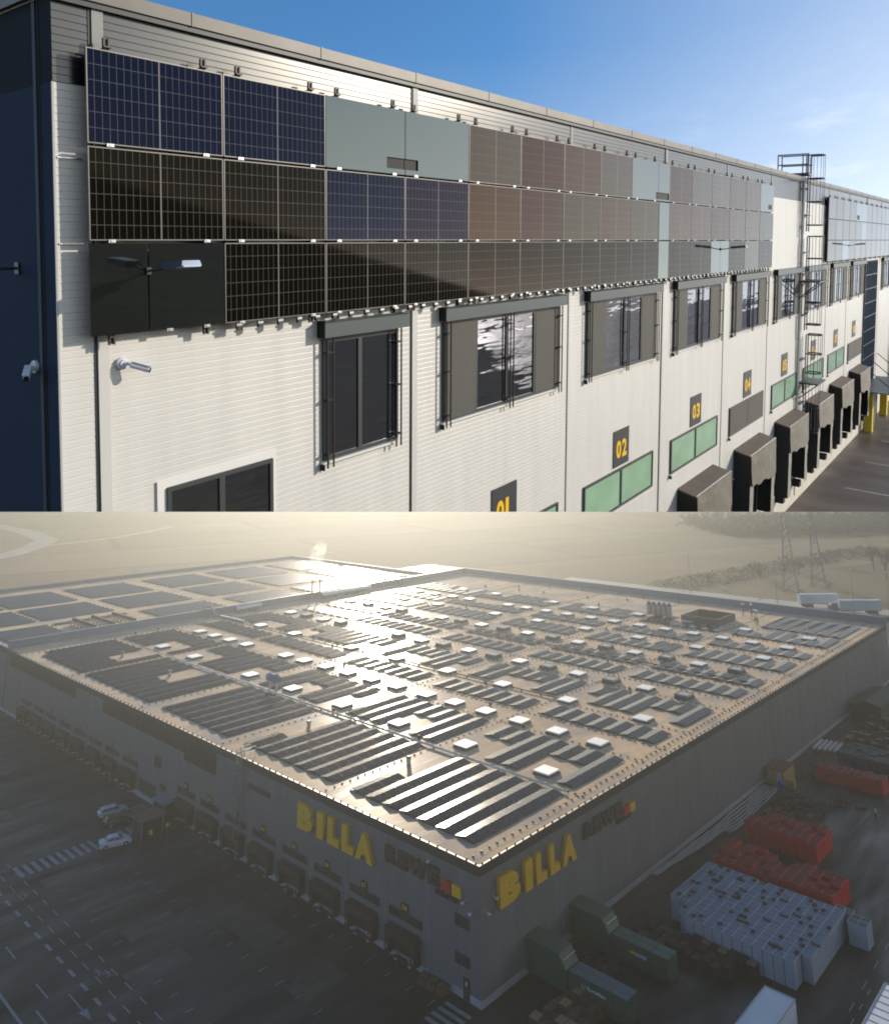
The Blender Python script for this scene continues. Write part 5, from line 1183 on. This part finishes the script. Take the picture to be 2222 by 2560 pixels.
# ---- trailers
white_roof = mat('trailer_white', (0.62, 0.66, 0.74), 0.35, noise=(0.3, 0.04))
def trailer(x0, x1, y0, y1, h, lab, ribs_=False, rotz=0.0, cab=0, zf=1.1, hz=None):
    t = thing('truck_trailer', lab, 'trailer', (x0, y0, 0), rotz)
    L_, W = x1 - x0, y1 - y0
    g = MBd(); g.box(0, 0, zf, L_, W, h); part('body', g.mesh('trb', white_roof), t)
    g = MBd()
    for yy in (-0.03, W - 0.03): g.box(-0.03, yy, h - 0.02, L_ + 0.03, yy + 0.06, h + 0.05)
    for xx in (-0.03, L_ - 0.03): g.box(xx, 0.03, h - 0.02, xx + 0.06, W - 0.03, h + 0.05)
    if ribs_:
        for k in range(1, 12): g.box(k * L_ / 12, 0.03, h + 0.001, k * L_ / 12 + 0.05, W - 0.03, h + 0.03)
    part('roof_rail', g.mesh('trr', mat('trailer_rail', (0.35, 0.37, 0.4), 0.4, metal=0.4)), t)
    g = MBd(); g.box(0.3, 0.4, zf - 0.25, L_ - 0.3, W - 0.4, zf); g.box(L_ - 0.1, 0.1, zf - 0.4, L_ - 0.02, W - 0.1, zf - 0.28); part('chassis', g.mesh('trc', black_b), t)
    for k in range(3):
        for yy in (0.05, W - 0.4): g = MBd(); xx = (1.6 + k * 1.1) if cab >= 0 else L_ - 1.6 - k * 1.1; g.tube((xx, yy, 0.45), (xx, yy + 0.35, 0.45), 0.45, 14); part('wheel', g.mesh('trw', black_b), t)
    g = MBd(); g.box(L_ + 0.001, 0.1, zf + 0.1, L_ + 0.03, W - 0.1, h - 0.15); part('door', g.mesh('trd', mat('trailer_door', (0.03, 0.03, 0.035), 0.5)), t)
    if cab:
        s_ = L_ + 0.6 if cab > 0 else -2.9
        g = MBd(); g.prism([(s_, 0.6), (s_ + 2.2, 0.6), (s_ + 2.2, 2.0), (s_ + 1.9, 3.1), (s_, 3.3)] if cab > 0 else [(s_ + 2.2, 0.6), (s_ + 2.2, 3.3), (s_ + 0.3, 3.1), (s_, 2.0), (s_, 0.6)], 0.1, W - 0.1, 'y'); part('cab', g.mesh('cab', mat('cab_blue_grey', (0.18, 0.21, 0.27), 0.35)), t)
        xf = s_ + 2.2 if cab > 0 else s_
        g = MBd(); g.box(xf - 0.18, 0.3, 2.0, xf + 0.02, W - 0.3, 2.75); part('windscreen', g.mesh('cws', glass_m), t)
        for yy in (0.1, W - 0.45): g = MBd(); g.tube((s_ + 1.1, yy, 0.48), (s_ + 1.1, yy + 0.35, 0.48), 0.48, 14); part('wheel', g.mesh('cwh', black_b), t)
trailer(2.0, 13.8, -23.15, -20.6, 3.9, 'white box trailer roof at the lower edge, nearer the green compactors', False)
trailer(9.5, 21.2, -30.7, -28.15, 3.9, 'white ribbed box trailer at the lower right corner', True)
trailer(0, 12.8, 0, 2.5, 4.0, 'parked white semi-trailer beyond the far parapet, the one behind', False, 0.0, 0)
trailer(0, 12.8, 0, 2.5, 4.0, 'parked white semi-trailer truck beyond the far parapet, cab facing left', False, 0.0, -1)
tt = [o for o in site_b.objects if o.parent is None and o.name.startswith('truck_trailer')]
tt[2].matrix_world = MB @ Matrix.Translation((215.0, 44.5, 0)) @ Matrix.Rotation(R(-48), 4, 'Z')
tt[3].matrix_world = MB @ Matrix.Translation((211.6, 31.2, 0)) @ Matrix.Rotation(R(-50), 4, 'Z')

# ---- site hut, barrel, pipes
t = thing('site_hut', 'small yellow site hut with a brown roof beside the right wall', 'hut', (66.6, -3.1, 0))
hy = mat('hut_yellow', (0.45, 0.27, 0.03), 0.55, noise=(1, 0.1))
g = MBd(); g.box(0, 0, 0.15, 4.3, 2.6, 2.2); part('wall', g.mesh('hutw', hy), t)
g = MBd(); g.box(-0.1, -0.1, 2.2, 4.4, 2.7, 2.32); part('roof', g.mesh('hutr', mat('hut_roof', (0.17, 0.075, 0.05), 0.7, noise=(1, 0.15))), t)
g = MBd(); g.box(-0.05, 0.35, 0.2, -0.001, 1.15, 1.85); part('door', g.mesh('hutd', mat('hut_door', (0.45, 0.52, 0.62), 0.4)), t)
g = MBd(); g.box(-0.05, 1.6, 1.2, -0.001, 2.3, 1.7); part('window', g.mesh('hutn', mat('hut_win', (0.25, 0.32, 0.36), 0.2)), t)
g = MBd(); g.box(1.2, -0.05, 1.0, 2.8, -0.001, 1.75); part('window', g.mesh('hutn2', mat('hut_win', (0,) * 3)), t)
t = thing('blue_barrel', 'round blue tank standing in front of the yellow hut', 'tank', (65.7, -2.9, 0)); bb = mat('barrel_blue', (0.03, 0.05, 0.28), 0.45)
g = MBd(); g.tube((0, 0, 0), (0, 0, 1.0), 0.55, 18); part('body', g.mesh('bb', bb), t); g = MBd(); g.tube((0, 0, 1.0), (0, 0, 1.12), 0.45, 18, r2=0.3); part('lid', g.mesh('bl', bb), t)
t = thing('yellow_bin', 'small yellow bin beside the blue tank', 'bin', (67.0, -4.3, 0)); g = MBd(); g.hexa([(0, 0, 0), (0.8, 0, 0), (0.8, 0.8, 0), (0, 0.8, 0)], [(-0.08, -0.08, 1.1), (0.88, -0.08, 1.1), (0.88, 0.88, 1.1), (-0.08, 0.88, 1.1)]); part('body', g.mesh('yb', hy), t)
g = MBd(); g.box(-0.1, -0.1, 1.1, 0.9, 0.9, 1.18); part('lid', g.mesh('ybl', hy), t)
pipe_g = mat('hose_grey', (0.33, 0.34, 0.36), 0.5)
for i in range(6):
    o_ = i * 0.42; xs_ = 31 if i < 4 else 47
    pts = []
    for k in range(40):
        x = xs_ + (65.5 - xs_) * k / 39; f = (x - 31) / 34
        y = -0.35 - o_ * (0.35 + 0.65 * min(1, f * 1.6)) - 0.9 * math.sin(f * 3.1) * (0.4 + 0.1 * i) + 0.07 * math.sin(x * 0.5 + i) + 0.03 * math.sin(x * 1.7 + i * 2)
        pts.append((x, min(y, -0.3), 0.16 + 0.02 * i))
    g = MBd(); g.path(pts, 0.13, 8); thing('drain_hose', 'long grey hose lying along the right wall, %s from the wall' % ordw[i], 'hose', (0, 0, 0), me=g.mesh('hose', pipe_g), group='long grey hoses beside the right wall')
for i in range(5):
    g = MBd(); g.tube((0, 0, 0.35), (5.2, 0.2, 0.35), 0.3, 10); thing('concrete_tube', 'pale tube lying beyond the hut, %s from the wall' % ordw[i], 'tube', (85.0 + i * 0.15, -1.2 - i * 0.75, 0), me=g.mesh('ctube', mat('tube_pale', (0.42, 0.43, 0.43), 0.6)), group='pale tubes beyond the hut')
t = thing('storage_shed', 'low dark green shed at the far end of the right wall', 'shed', (107.5, -6.2, 0))
g = MBd(); g.box(0, 0, 0, 13, 5.0, 2.8); part('wall', g.mesh('shw', mat('shed_wall', (0.04, 0.045, 0.035), 0.7)), t)
g = MBd(); g.prism([(-0.2, 2.8), (2.5, 3.5), (5.2, 2.8)], -0.2, 13.2, 'x'); part('roof', g.mesh('shr', mat('shed_roof', (0.045, 0.06, 0.035), 0.7, noise=(0.6, 0.2))), t)
t = thing('white_building', 'low white building beyond the far end of the yard', 'building', (150, -12, 0))
g = MBd(); g.box(0, 0, 0, 16, 9, 4.2); part('wall', g.mesh('wbw', mat('wb_white', (0.6, 0.6, 0.58), 0.7)), t); g = MBd(); g.box(-0.2, -0.2, 4.2, 16.2, 9.2, 4.5); part('roof', g.mesh('wbr', mat('wb_roof', (0.4, 0.4, 0.4), 0.7)), t)

# ---- cars
def car(x, y, rz, paintm, lab, wagon=False):
    t = thing('parked_car', lab, 'car', (x, y, 0), rz, group='cars parked by the kiosk'); L_, W = 3.9, 1.6
    # body: cross sections along the length (x), front at +x
    secs = [(-1.95, .62, .34, .74), (-1.86, .74, .26, .88), (-1.3, .79, .22, .90), (-0.2, .80, .20, .88), (0.75, .80, .20, .84), (1.4, .77, .22, .74), (1.85, .68, .26, .62), (1.95, .55, .34, .52)]
    g = MBd(); rings = []
    for (sx, hw, zb, zt) in secs:
        rings.append([(sx, -hw, zb), (sx, -hw * 1.02, (zb + zt) / 2), (sx, -hw * 0.93, zt), (sx, hw * 0.93, zt), (sx, hw * 1.02, (zb + zt) / 2), (sx, hw, zb)])
    for a_, b_ in zip(rings[:-1], rings[1:]):
        for k in range(6): g.face([a_[k], b_[k], b_[(k + 1) % 6], a_[(k + 1) % 6]])
    g.face(list(reversed(rings[0]))); g.face(rings[-1])
    part('body', g.mesh('carb', paintm, smooth=False), t)
    rb = -1.78 if wagon else -1.35; ra = -1.55 if wagon else -0.85
    g = MBd(); g.hexa([(rb, -.70, .86), (0.95, -.70, .82), (0.95, .70, .82), (rb, .70, .86)], [(ra, -.56, 1.20), (0.30, -.56, 1.22), (0.30, .56, 1.22), (ra, .56, 1.20)]); part('windows', g.mesh('carw', mat('car_glass', (0.012, 0.014, 0.018), 0.08)), t)
    g = MBd(); g.hexa([(ra - 0.05, -.57, 1.195), (0.34, -.57, 1.215), (0.34, .57, 1.215), (ra - 0.05, .57, 1.195)], [(ra + 0.08, -.50, 1.26), (0.2, -.50, 1.27), (0.2, .50, 1.27), (ra + 0.08, .50, 1.26)])
    for s_ in (-1, 1):
        for (xa, za_, xb, zb_) in ((rb, .86, ra, 1.2), (-0.2, .86, -0.22, 1.21), (0.95, .83, 0.30, 1.21)): g.tube((xa, s_ * .705, za_), (xb, s_ * .565, zb_), 0.03, 5)
    part('roof', g.mesh('carr', paintm), t)
    for wx in (-1.2, 1.2):
        for s_ in (-1, 1):
            g = MBd(); g.tube((wx, s_ * 0.66, .30), (wx, s_ * 0.82, .30), 0.30, 18); w_ = part('wheel', g.mesh('tyre', black_b), t)
            g = MBd(); g.tube((wx, s_ * 0.815, .30), (wx, s_ * 0.83, .30), 0.19, 12); part('rim', g.mesh('rim_c', steel_b), w_)
    for s_ in (-1, 1):
        g = MBd(); g.box(-1.97, s_ * .62 - .1, .60, -1.86, s_ * .62 + .1, .74); part('tail_light', g.mesh('tl', mat('tail_red', (0.25, 0.01, 0.01), 0.3)), t)
        g = MBd(); g.box(1.84, s_ * .58 - .12, .46, 1.93, s_ * .58 + .1, .58); part('headlight', g.mesh('hl', mat('head_clear', (0.6, 0.62, 0.65), 0.15)), t)
        g = MBd(); g.box(0.55, s_ * .88 - .07, .84, 0.7, s_ * .88 + .07, .94); part('mirror', g.mesh('mi', paintm), t)
car_white = mat('car_white', (0.62, 0.66, 0.74), 0.25, coat=0.6)
car(-9.1, 55.0, R(-18), car_white, 'white saloon car parked across the zebra crossing')
car(-5.4, 64.1, R(-6), mat('car_silver', (0.50, 0.55, 0.64), 0.25, coat=0.6), 'silver white estate car parked behind the dark one', True)
car(-6.1, 60.7, R(-12), mat('car_dark', (0.03, 0.022, 0.022), 0.25, coat=0.6), 'dark car parked between the two white cars', True)

# ---- kiosk and entrance of the hall
t = thing('kiosk', 'small glazed kiosk with a flat brown roof beside the parked cars', 'kiosk', (-6.4, 53.4, 0))
g = MBd(); g.box(-0.3, -0.3, 2.3, 3.3, 3.0, 2.42); part('roof', g.mesh('kr', mat('kiosk_roof', (0.16, 0.085, 0.055), 0.8, noise=(1.5, 0.15))), t)
for (x, y) in ((0, 0), (2.9, 0), (0, 2.6), (2.9, 2.6)): g = MBd(); g.box(x, y, 0, x + 0.1, y + 0.1, 2.3); part('post', g.mesh('kp', mat('kiosk_post', (0.25, 0.27, 0.3), 0.5)), t)
g = MBd(); g.box(0.1, 0.02, 0.1, 2.9, 0.05, 2.2); part('glass_side', g.mesh('kg', mat('kiosk_glass', (0.02, 0.024, 0.028), 0.3)), t)
g = MBd(); g.box(0.02, 0.1, 0.1, 0.05, 2.6, 2.2); part('glass_side', g.mesh('kg2', mat('kiosk_glass', (0,) * 3)), t)
t = thing('entrance_porch', 'pale glazed entrance porch against the left hall wall', 'porch', (-1.9, 56.2, 0))
g = MBd(); g.box(-0.2, -0.2, 2.25, 1.85, 3.4, 2.38); part('roof', g.mesh('pr', mat('porch_roof', (0.22, 0.24, 0.27), 0.5)), t)
for (x, y) in ((0, 0), (0, 3.1), (1.6, 0), (1.6, 3.1)): g = MBd(); g.box(x, y, 0, x + 0.1, y + 0.1, 2.25); part('post', g.mesh('pp', plinth_m), t)
g = MBd(); g.box(0.1, 0.03, 0.1, 1.6, 0.06, 2.2); g.box(0.03, 0.1, 0.1, 0.06, 3.1, 2.2); part('glazing', g.mesh('pg', mat('kiosk_glass', (0,) * 3)), t)

# ---- people
def person(x, y, rz, lab, hv=(0.42, 0.75, 0.03)):
    s_ = 0.92
    pts = {'pel': (0, 0, .93, .13), 'wst': (0, 0, 1.08, .125), 'chs': (0, .01, 1.30, .15), 'nck': (0, 0, 1.48, .055), 'hd0': (0, .01, 1.58, .085), 'hd1': (0, .01, 1.70, .09),
           'lh': (-.09, 0, .88, .095), 'lk': (-.10, .02, .48, .06), 'la': (-.10, -.01, .09, .042), 'lt': (-.11, .15, .04, .035),
           'rh': (.09, 0, .88, .095), 'rk': (.11, .10, .50, .06), 'ra': (.11, .02, .10, .042), 'rt': (.12, .17, .04, .035),
           'ls': (-.19, 0, 1.38, .065), 'le': (-.25, -.02, 1.12, .045), 'lw': (-.24, .08, .88, .032), 'lf': (-.24, .11, .79, .028),
           'rs': (.19, 0, 1.38, .065), 're': (.26, .04, 1.13, .045), 'rw': (.22, .20, .98, .032), 'rf': (.20, .27, .93, .028)}
    E_ = [('pel', 'wst'), ('wst', 'chs'), ('chs', 'nck'), ('nck', 'hd0'), ('hd0', 'hd1'), ('pel', 'lh'), ('lh', 'lk'), ('lk', 'la'), ('la', 'lt'), ('pel', 'rh'), ('rh', 'rk'), ('rk', 'ra'), ('ra', 'rt'),
          ('chs', 'ls'), ('ls', 'le'), ('le', 'lw'), ('lw', 'lf'), ('chs', 'rs'), ('rs', 're'), ('re', 'rw'), ('rw', 'rf')]
    ks = list(pts); me = bpy.data.meshes.new('person'); me.from_pydata([tuple(c * s_ for c in pts[k][:3]) for k in ks], [(ks.index(a), ks.index(b)) for a, b in E_], [])
    tmp = bpy.data.objects.new('tmp', me); scene.collection.objects.link(tmp)
    md = tmp.modifiers.new('s', 'SKIN'); sv = me.skin_vertices[0].data
    for i, k in enumerate(ks): r_ = pts[k][3] * s_; sv[i].radius = (r_, r_)
    sv[0].use_root = True
    sb = tmp.modifiers.new('u', 'SUBSURF'); sb.levels = 1; sb.render_levels = 1
    dg = bpy.context.evaluated_depsgraph_get(); dg.update()
    body = bpy.data.meshes.new_from_object(tmp.evaluated_get(dg)); bpy.data.objects.remove(tmp)
    dark = mat('work_trousers', (0.02, 0.022, 0.03), 0.8); skin = mat('skin', (0.45, 0.27, 0.2), 0.6); hvm = mat('hi_vis_%d' % int(hv[0] * 100), hv, 0.6)
    body.materials.clear()
    for m_ in (dark, skin, hvm): body.materials.append(m_)
    for p_ in body.polygons:
        c = p_.center; p_.material_index = 1 if c.z > 1.40 or (abs(c.x) > .17 and c.z < .86) else (2 if c.z > .86 else 0); p_.use_smooth = True
    t = thing('person', lab, 'person', (x, y, 0), rz); part('body', body, t)
    g = MBd(); z0 = .90 * s_; 
    for (za_, zb_, ra_, rb_) in ((.90, 1.12, .165, .165), (1.12, 1.40, .165, .19)):
        k = len(g.v); n = 12
        for (zz, rr) in ((za_, ra_), (zb_, rb_)):
            for i in range(n): g.v.append((rr * math.cos(2 * math.pi * i / n) * s_, rr * .78 * math.sin(2 * math.pi * i / n) * s_, zz * s_))
        for i in range(n): g.f.append((k + i, k + (i + 1) % n, k + n + (i + 1) % n, k + n + i)); g.m.append(0)
    part('vest', g.mesh('vest', hvm), t)
    g = MBd(); g.tube((0, .005, 1.60 * s_), (0, .0, 1.75 * s_), .095 * s_, 12, r2=.06); part('hair', g.mesh('hair', mat('hair_dark', (0.03, 0.02, 0.015), 0.8)), t)
person(64.7, -16.0, R(40), 'worker in a lime hi-vis jacket walking across the bare right yard')
person(-5.5, 52.6, R(120), 'worker in a lime hi-vis vest standing in front of the kiosk')
person(-3.0, 52.9, R(-60), 'worker in a hi-vis vest at the wall side of the kiosk')

# ================================================================= countryside in the haze
def pylon(x, y, h_, lab, rz=0.3):
    t = thing('power_pylon', lab, 'pylon', (x, y, 0), rz, group='lattice pylons'); g = MBd()
    def hw(z): return 2.2 * (1 - z / h_) ** 1.1 + 0.35
    zs = [h_ * (1 - (1 - i / 12) ** 1.15) for i in range(13)]
    for (sx, sy) in ((1, 1), (1, -1), (-1, 1), (-1, -1)):
        for a_, b_ in zip(zs[:-1], zs[1:]): g.tube((sx * hw(a_), sy * hw(a_), a_), (sx * hw(b_), sy * hw(b_), b_), 0.11, 4)
    for a_, b_ in zip(zs[:-1], zs[1:]):
        for (p_, q_) in (((1, 1), (1, -1)), ((1, -1), (-1, -1)), ((-1, -1), (-1, 1)), ((-1, 1), (1, 1))):
            g.tube((p_[0] * hw(a_), p_[1] * hw(a_), a_), (q_[0] * hw(b_), q_[1] * hw(b_), b_), 0.06, 3); g.tube((q_[0] * hw(a_), q_[1] * hw(a_), a_), (p_[0] * hw(b_), p_[1] * hw(b_), b_), 0.06, 3)
    part('lattice', g.mesh('pyl', mat('pylon_steel', (0.24, 0.25, 0.25), 0.6)), t)
    for z, w in ((h_ * .60, 2.6), (h_ * .76, 3.4), (h_ * .91, 2.5)):
        g = MBd()
        for s_ in (-1, 1): g.tube((0, 0, z + 0.5), (s_ * w, 0, z), 0.09, 4); g.tube((0, 0, z - 0.1), (s_ * w, 0, z), 0.09, 4); g.tube((s_ * w, 0, z), (s_ * w, 0, z - 1.1), 0.10, 5)
        part('cross_arm', g.mesh('parm', mat('pylon_steel', (0,) * 3)), t)
    g = MBd()
    for (sx, sy) in ((1, 1), (1, -1), (-1, 1), (-1, -1)): g.box(sx * 2.5 - .5, sy * 2.5 - .5, 0, sx * 2.5 + .5, sy * 2.5 + .5, 0.5)
    part('footing', g.mesh('pft', wp), t)
pylon(246.7, 58.7, 30.5, 'lattice power pylon on the grass, the nearer taller one', 0.2); pylon(266.3, 55.1, 27.0, 'lattice power pylon on the grass, the farther one', 0.2)
for i, (x, y, h_) in enumerate(((217.5, 53, 15), (217, 84, 14), (215, 28, 13), (224, 20, 12))):
    t = thing('street_lamp', 'tall slender street lamp beside the pale access road, %s from the left' % ('second', 'first', 'third', 'fourth')[i], 'street lamp', (x, y, 0), group='street lamps on the access road')
    g = MBd(); g.tube((0, 0, 0), (0, 0, h_), 0.13, 8, r2=0.07); part('pole', g.mesh('slp', mat('lamp_pole', (0.4, 0.36, 0.28), 0.5)), t)
    g = MBd(); g.box(-0.9, -0.12, h_, 0.9, 0.12, h_ + 0.16); part('lamp_head', g.mesh('slh', wp), t)
bark = mat('bare_bark', (0.19, 0.16, 0.125), 0.9)
def bare_tree(x, y, h_, seed, lab, twig=1.0):
    rnd = random.Random(seed); t = thing('bare_tree', lab, 'tree', (x, y, 0), group='bare trees in the haze'); g = MBd(); tw = MBd()
    g.tube((0, 0, 0), (0.1, 0, h_ * .35), h_ * .03, 7, r2=h_ * .02)
    def br(p, d, l, r_, dep):
        q = p + d * l; (g if dep < 2 else tw).tube(p, q, r_, 4, r2=r_ * .6, caps=False)
        if dep >= 4: return
        for _ in range(3 if dep < 3 else 4):
            nd = (d + Vector((rnd.uniform(-.8, .8), rnd.uniform(-.8, .8), rnd.uniform(-.1, .6)))).normalized(); br(q if rnd.random() < .6 else p + d * l * .6, nd, l * rnd.uniform(.6, .85), r_ * .6, dep + 1)
    for _ in range(5): br(Vector((0.1, 0, h_ * rnd.uniform(.18, .36))), Vector((rnd.uniform(-.8, .8), rnd.uniform(-.8, .8), 1)).normalized(), h_ * .26, h_ * .013, 0)
    part('trunk', g.mesh('trk', bark), t); part('crown', tw.mesh('crn', bark, fix=False), t)
spots = [(301, 40, 15), (316, 18, 17), (288, 70, 9), (262, 76, 7), (275, 84, 8), (300, 80, 9), (240, 88, 6), (322, 50, 12), (340, 5, 14), (330, 72, 9), (352, 58, 10), (366, 30, 13)]
for i, (x, y, h_) in enumerate(spots): bare_tree(x, y, h_ * 0.75, i + 3, 'leafless tree in the haze beyond the access road, %s planted' % ordw[i])
# scrub belt and far wood read as masses
def scrub(nm, n, fx_, fy_, hmin, hmax, m, seed):
    rnd = random.Random(seed); g = MBd()
    for _ in range(n):
        u, v = rnd.random(), rnd.random(); x, y = fx_(u, v), fy_(u, v); s_ = rnd.uniform(hmin, hmax)
        for _k in range(9):
            c = Vector((x + rnd.gauss(0, s_ * .5), y + rnd.gauss(0, s_ * .5), s_ * rnd.uniform(.1, .9))); a_ = Vector((rnd.uniform(-1, 1), rnd.uniform(-1, 1), rnd.uniform(-.5, 1))).normalized() * s_ * .3; b_ = a_.orthogonal().normalized() * s_ * .22
            g.face([c - a_, c + b_, c + a_])
    o = thing(nm, None, None, me=g.mesh(nm, m, fix=False)); o['kind'] = 'stuff'
    o['label'] = {'scrub': 'brown leafless scrub in a belt beyond the pale road', 'far_wood': 'far dim wood on the right horizon'}[nm]
scrub('scrub', 1300, lambda u, v: 222 + 190 * u, lambda u, v: 96 - 26 * u + (v - .5) * 22, 0.6, 1.5, mat('scrub_brown', (0.17, 0.15, 0.10), 0.95), 5)
scrub('far_wood', 2600, lambda u, v: 430 + 300 * u + 60 * v, lambda u, v: 190 - 230 * u + 60 * (v - .5), 4, 9, mat('wood_dark', (0.13, 0.12, 0.085), 0.95), 6)

# ---- steam over the rear roof
t = thing('steam_plume', 'pale plume of steam rising over the far roof', 'steam', (95.5, 149, H))
sm = bpy.data.materials.new('steam'); sm.use_nodes = True; nt = sm.node_tree; nt.nodes.clear()
so = nt.nodes.new('ShaderNodeOutputMaterial'); sv_ = nt.nodes.new('ShaderNodeVolumePrincipled'); sv_.inputs['Color'].default_value = (0.98, 0.97, 0.93, 1); sv_.inputs['Anisotropy'].default_value = 0.5
sn = nt.nodes.new('ShaderNodeTexNoise'); sn.inputs['Scale'].default_value = 0.55; sn.inputs['Detail'].default_value = 3; sc_ = nt.nodes.new('ShaderNodeTexCoord')
srm = nt.nodes.new('ShaderNodeMapRange'); srm.inputs['From Min'].default_value = 0.40; srm.inputs['From Max'].default_value = 0.7; srm.inputs['To Max'].default_value = 0.13
nt.links.new(sc_.outputs['Object'], sn.inputs['Vector']); nt.links.new(sn.outputs['Fac'], srm.inputs['Value']); nt.links.new(srm.outputs['Result'], sv_.inputs['Density']); nt.links.new(sv_.outputs['Volume'], so.inputs['Volume'])
g = MBd(); prev = None; n = 14; prof = [(0, 0, 0, .3), (0.2, 0, 1.5, 1.0), (0, .3, 3.5, 1.5), (-.6, .2, 5.5, 1.9), (0.2, -.3, 7.5, 1.9), (.9, 0, 9.3, 1.3), (1.0, 0, 10.3, .3)]
for (x, y, z, r_) in prof:
    k = len(g.v)
    for i in range(n): a_ = 2 * math.pi * i / n; rr = 1.35 * r_ * (1 + .25 * math.sin(3 * a_ + z)); g.v.append((x + rr * math.cos(a_), y + rr * math.sin(a_), z * 1.25))
    if prev is not None:
        for i in range(n): g.f.append((prev + i, prev + (i + 1) % n, k + (i + 1) % n, k + i)); g.m.append(0)
    prev = k
g.f.append(tuple(reversed(range(n)))); g.m.append(0); g.f.append(tuple(prev + i for i in range(n))); g.m.append(0)
part('plume', g.mesh('steam', sm), t)

# ---- haze: one even body of air round the lower site and the camera
hz = bpy.data.materials.new('haze'); hz.use_nodes = True; nt = hz.node_tree; nt.nodes.clear()
ho = nt.nodes.new('ShaderNodeOutputMaterial'); hv_ = nt.nodes.new('ShaderNodeVolumePrincipled')
hv_.inputs['Color'].default_value = (0.165, 0.172, 0.166, 1); hv_.inputs['Density'].default_value = 0.0017; hv_.inputs['Anisotropy'].default_value = 0.72
nt.links.new(hv_.outputs['Volume'], ho.inputs['Volume'])
g = MBd(); g.box(-2700, -2700, -1.9, 2700, 2700, HG + 0.6); o = thing('haze', None, None, me=g.mesh('haze', hz)); o['kind'] = 'stuff'; o['label'] = 'pale winter haze over the hall and fields'
